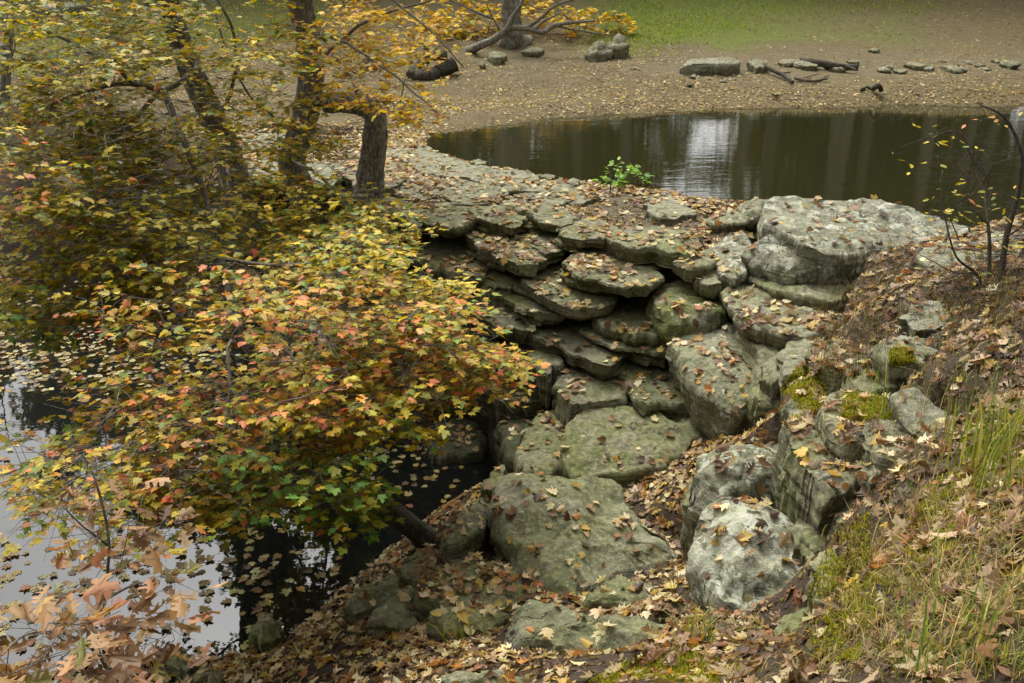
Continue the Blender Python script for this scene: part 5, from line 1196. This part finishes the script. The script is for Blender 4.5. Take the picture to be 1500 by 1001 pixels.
grass_patch('weeds', 'fine dry weed stalks against the foot of the big grey boulder', [(1190,430),(1230,380),(1330,360),(1340,400),(1250,460)], 420, .06, .22, 'weed', .5, .0022, cat='weeds')
pm = in_px([(800,2),(1420,2),(1420,80),(800,86)], 16000, True); mx, my, md = proj(pm); mn = fbm(np.c_[pm[:, :2]*.35, np.zeros(len(pm))], 610, 4)
mk = rng.random(len(pm)) < np.clip((74-my+26*mn)/30, 0, 1)*np.clip((mx-830)/70, 0, 1)*np.clip(1.25-np.abs(mx-1030)/300+mn*.5, 0, 1); pm = pm[mk]; m = len(pm)
tag(blades('meadow_grass', pm, rng.uniform(.03, .09, m), np.full(m, .6), rng.uniform(.012, .028, m), pick('meadow', m)), 'short green grass of the meadow beyond the far bank', 'grass', kind='stuff')
grass_patch('weeds', 'tangle of thin dark weeds at the foot of the bare shrub', [(1370,400),(1500,370),(1500,490),(1400,480)], 700, .05, .2, 'weed', .7, .0026, cat='weeds')
grass_patch('meadow_grass', 'green grass behind the left trees', [(0,4),(480,4),(470,60),(240,70),(0,120)], 5000, .05, .12, 'meadow', .5, .02)
for lab, poly in (('yellow green moss cushion on the bank edge above the upright brown stone', [(1148,575),(1170,545),(1205,540),(1200,590),(1165,610)]),
                  ('moss on the split rock beside the leaf filled crack', [(1220,590),(1260,580),(1300,590),(1296,610),(1240,612)]),
                  ('small bright moss tuft on the grey slate ledge', [(1306,516),(1334,512),(1336,530),(1310,532)]),
                  ('thick yellow moss along the rim of the bank below the tall grass', [(1330,790),(1380,690),(1440,690),(1430,740),(1380,810),(1330,850)]),
                  ('mossy bank face hanging over the white speckled boulder', [(1200,960),(1196,870),(1230,800),(1290,760),(1300,840),(1260,940)]),
                  ('golden moss mound at the foot of the grass by the brown smooth stone', [(880,1001),(930,975),(1000,955),(1060,970),(1060,1001)]),
                  ('moss under the tall grass tuft beside the tilted slate slab', [(1400,650),(1450,610),(1500,620),(1500,700),(1420,700)])):
    pc = np.array(poly, float); pc = pc.mean(0)+(pc-pc.mean(0))*1.3; p = in_px(pc, 5200); mx, my, md = proj(p); ext = np.ptp(pc, axis=0)/2
    rn = np.sqrt(((mx-pc[:, 0].mean())/ext[0])**2+((my-pc[:, 1].mean())/ext[1])**2)
    p = p[rng.random(len(p)) < np.clip((1.02-rn+fbm(p*9, 700, 4)*.75)*3.5, 0, 1)]; m = len(p); p = p+rng.normal(0, .006, (m, 3))
    tag(blades('moss', p, rng.uniform(.012, .03, m), np.full(m, .5), rng.uniform(.004, .009, m), pick('moss', m)), lab, 'moss', kind='stuff')
def tuft(label, px, py, n, h0, h1, palname, spread=.05, lean=.35, wd=.006, name='grass_tuft'):
    h = bvh.ray_cast(Vector(CAM), Vector(ray(px, py)).normalized())[0]; b = np.array(h)
    root = empty(name, b); tag(root, label, 'grass')
    p = b+np.c_[rng.normal(0, spread, (n, 2)), np.zeros(n)-.01]
    order = rng.uniform(h0, h1, n); k = n
    for j in range(min(n, 40)):
        blades('blade', p[j:j+1], order[j:j+1], np.full(1, lean), np.full(1, wd), pick(palname, 1), parent=root, loc=b)
    if n > 40: tag(blades('blades', p[40:], order[40:], np.full(n-40, lean), np.full(n-40, wd*.8), pick(palname, n-40), parent=root, loc=b), kind='stuff')
tuft('tall green grass tuft rising beside the tilted slate slab', 1436, 690, 34, .25, .5, 'green_grass', .05, .18, .008)
tuft('leafy green grass clump on the moss by the tilted slate slab', 1462, 650, 36, .16, .4, 'green_grass', .09, .4, .006)
tuft('green grass tuft beside the tall tuft at the bank rim', 1475, 720, 30, .15, .36, 'green_grass', .07, .35, .006)
tuft('small grass tuft growing beside the foot of the white speckled boulder', 1022, 938, 40, .12, .28, 'green_grass', .05, .7, .006)
tuft('thin grass tuft between the long low rock and the mossy bank corner', 1080, 930, 22, .08, .2, 'green_grass', .05, .7, .005)
tuft('dry arching straw grass stems over the lumpy boulder', 985, 880, 8, .45, .75, 'dry_grass', .05, .9, .004)
tuft('single tall dark weed stalks on the bank above the split rock', 1352, 690, 6, .45, .8, 'dry_grass', .05, .12, .005, name='weed_stalks')
tuft('slender green grass stem tuft in the middle of the bank', 1300, 620, 8, .3, .62, 'green_grass', .08, .2, .005)
tuft('grass tuft hanging over the mossy bank corner', 1400, 960, 40, .12, .3, 'green_grass', .09, .6, .006)
tuft('dry grass tuft over the golden moss mound', 1290, 830, 60, .08, .2, 'dry_grass', .08, 1.0, .004)
tuft('yellow green weed sprig in the leaf litter left of the long low rock', 668, 940, 24, .1, .24, 'moss', .04, .5, .008, name='weed_sprig')
